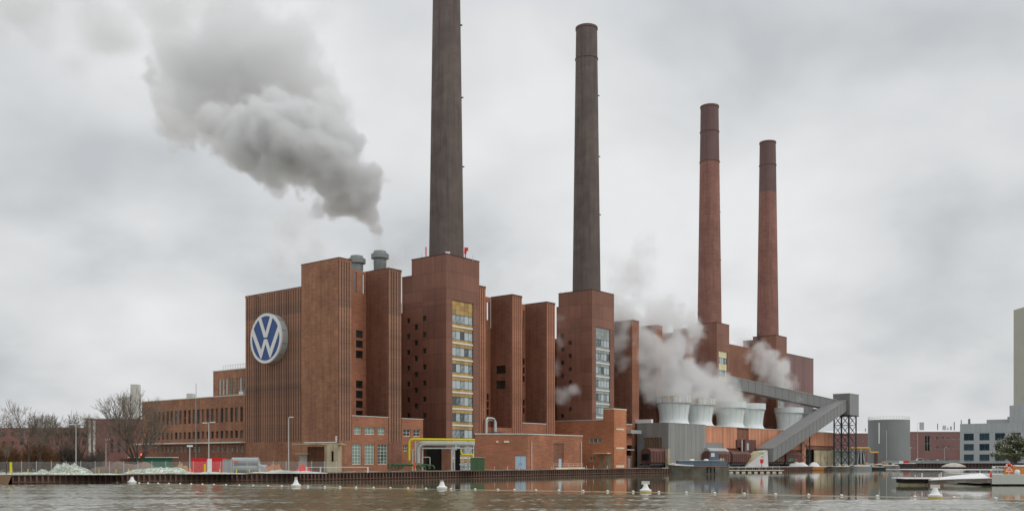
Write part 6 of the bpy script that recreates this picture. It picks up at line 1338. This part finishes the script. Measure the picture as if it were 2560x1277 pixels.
cloud('smoke', 'ragged wisps hanging below and left of the thick plume', [(x, y, z, r*1.25, w) for x, y, z, r, w in wis], .3, .42, amp=1.25, freq=.2, gain=3.0, seed=5, warp=4.5, soft=.4, edge=.2)
tr = [pf(950, 622, 20, D, 1), pf(947, 602, 22, D, 1), pf(941, 582, 24, D, 1), pf(934, 562, 30, D, 1)]
cloud('smoke', 'thin veil rising from the taller roof vent into the plume', tr, .07, .35, amp=.7, freq=.3, gain=2.0, seed=71, warp=1.0, soft=.3, edge=.1)
low = [pf(740, 590, 70, 300, .7), pf(700, 650, 60, 300, .6), pf(760, 560, 50, 300, .6), pf(800, 640, 60, 290, .55), pf(940, 655, 60, 228, .6), pf(890, 665, 40, 224, .7), pf(985, 650, 40, 240, .5), pf(1010, 620, 45, 250, .5)]
cloud('smoke', 'faint steam veil drifting low behind the gable block roof', [(x, y, z, r*1.25, w) for x, y, z, r, w in low], .10, .9, amp=.9, freq=.08, gain=2.0, seed=15, warp=4.0, soft=.6, edge=.1)
# steam from the fan stacks
st = [pf(1545, 780, 36, 284, .9), pf(1548, 850, 38, 283, .9), pf(1580, 880, 44, 288, .9), pf(1650, 800, 44, 298, .85), pf(1700, 810, 40, 302, .8), pf(1552, 830, 34, 284, .75), pf(1558, 900, 30, 284, .6), pf(1590, 780, 34, 290, .6), pf(1620, 960, 40, 290, .75), pf(1850, 1003, 24, 322, .9), pf(1810, 992, 36, 318), pf(1770, 975, 44, 312), pf(1735, 962, 48, 306), pf(1700, 950, 56, 300), pf(1660, 930, 58, 296), pf(1625, 895, 56, 292), pf(1600, 850, 50, 290), pf(1575, 820, 46, 288, .9), pf(1680, 880, 40, 298, .9), pf(1715, 850, 34, 302, .8), pf(1735, 825, 28, 306, .7), pf(1690, 985, 44, 292, .9), pf(1745, 990, 30, 302, .9), pf(1600, 930, 44, 290, .7), pf(1625, 985, 34, 290, .55), pf(1800, 960, 26, 320, .8), pf(1560, 790, 44, 288, .7), pf(1540, 860, 26, 283, .6), pf(1650, 830, 30, 298, .6)]
cloud('steam', 'bank of white steam rolling up left from the fan stacks across the ribbed piers', [(x, y, z, r*1.5, w) for x, y, z, r, w in st], .30, .42, amp=1.05, freq=.15, gain=2.6, seed=21, warp=4.0, soft=.5, edge=.13, grp='steam clouds round the plant')
s2 = [pf(1968, 1008, 22, 355, .7), pf(1955, 965, 26, 357, .9), pf(1935, 940, 34, 357), pf(1910, 915, 34, 357), pf(1880, 900, 28, 355, .8), pf(1950, 915, 24, 357, .8), pf(1930, 890, 24, 357, .8), pf(1860, 880, 30, 352, .6), pf(1900, 885, 24, 355, .6), pf(1915, 985, 16, 352, .5), pf(2010, 1008, 18, 362, .5)]
cloud('steam', 'ragged white steam before the farthest stair tower above the upper conveyor', [(x, y, z, r*1.5, w) for x, y, z, r, w in s2], .3, .42, amp=1.1, freq=.14, gain=2.6, seed=31, warp=4.0, soft=.5, edge=.14, grp='steam clouds round the plant')
s3 = [pf(1410, 985, 26, 262, .9), pf(1432, 972, 20, 260, .8), pf(1398, 1000, 20, 262, .7), pf(1400, 915, 20, 264, .6), pf(1402, 860, 18, 266, .5), pf(1396, 800, 18, 268, .4)]
cloud('steam', 'small puff of steam between pier and the second stair tower', [(x, y, z, r*1.45, w) for x, y, z, r, w in s3], .3, .4, amp=.9, freq=.2, gain=2.0, seed=41, warp=2.5, soft=.5, edge=.14, grp='steam clouds round the plant')
s4 = [pf(1570, 700, 80, 360, .7), pf(1640, 770, 60, 350, .7), pf(1450, 700, 50, 330, .5), pf(1530, 770, 40, 320, .7), pf(1760, 780, 50, 350, .5), pf(1840, 850, 40, 365, .6), pf(1240, 690, 50, 320, .4), pf(1340, 700, 60, 330, .45), pf(1600, 640, 70, 370, .5)]
cloud('steam', 'thin torn steam drifting over the roofs between the chimneys', [(x, y, z, r*1.2, w) for x, y, z, r, w in s4], .08, 1.0, amp=1.0, freq=.07, gain=2.0, seed=51, warp=5.0, soft=.6, edge=.12, grp='steam clouds round the plant')

top = [pf(600, 40, 120, 420, .8), pf(420, 20, 130, 420, .8), pf(250, 50, 130, 430, .8), pf(60, 20, 120, 440, .8), pf(-80, 60, 120, 440, .8), pf(330, 110, 70, 420, .7), pf(180, 160, 60, 420, .6), pf(760, 60, 90, 400, .6)]
cloud('smoke', 'wide dark grey smoke bank spread along the upper left of the sky', top, .06, 1.8, amp=.9, freq=.035, gain=2.2, seed=61, warp=9.0, soft=.4, edge=.1, col=(.93, .94, .95))
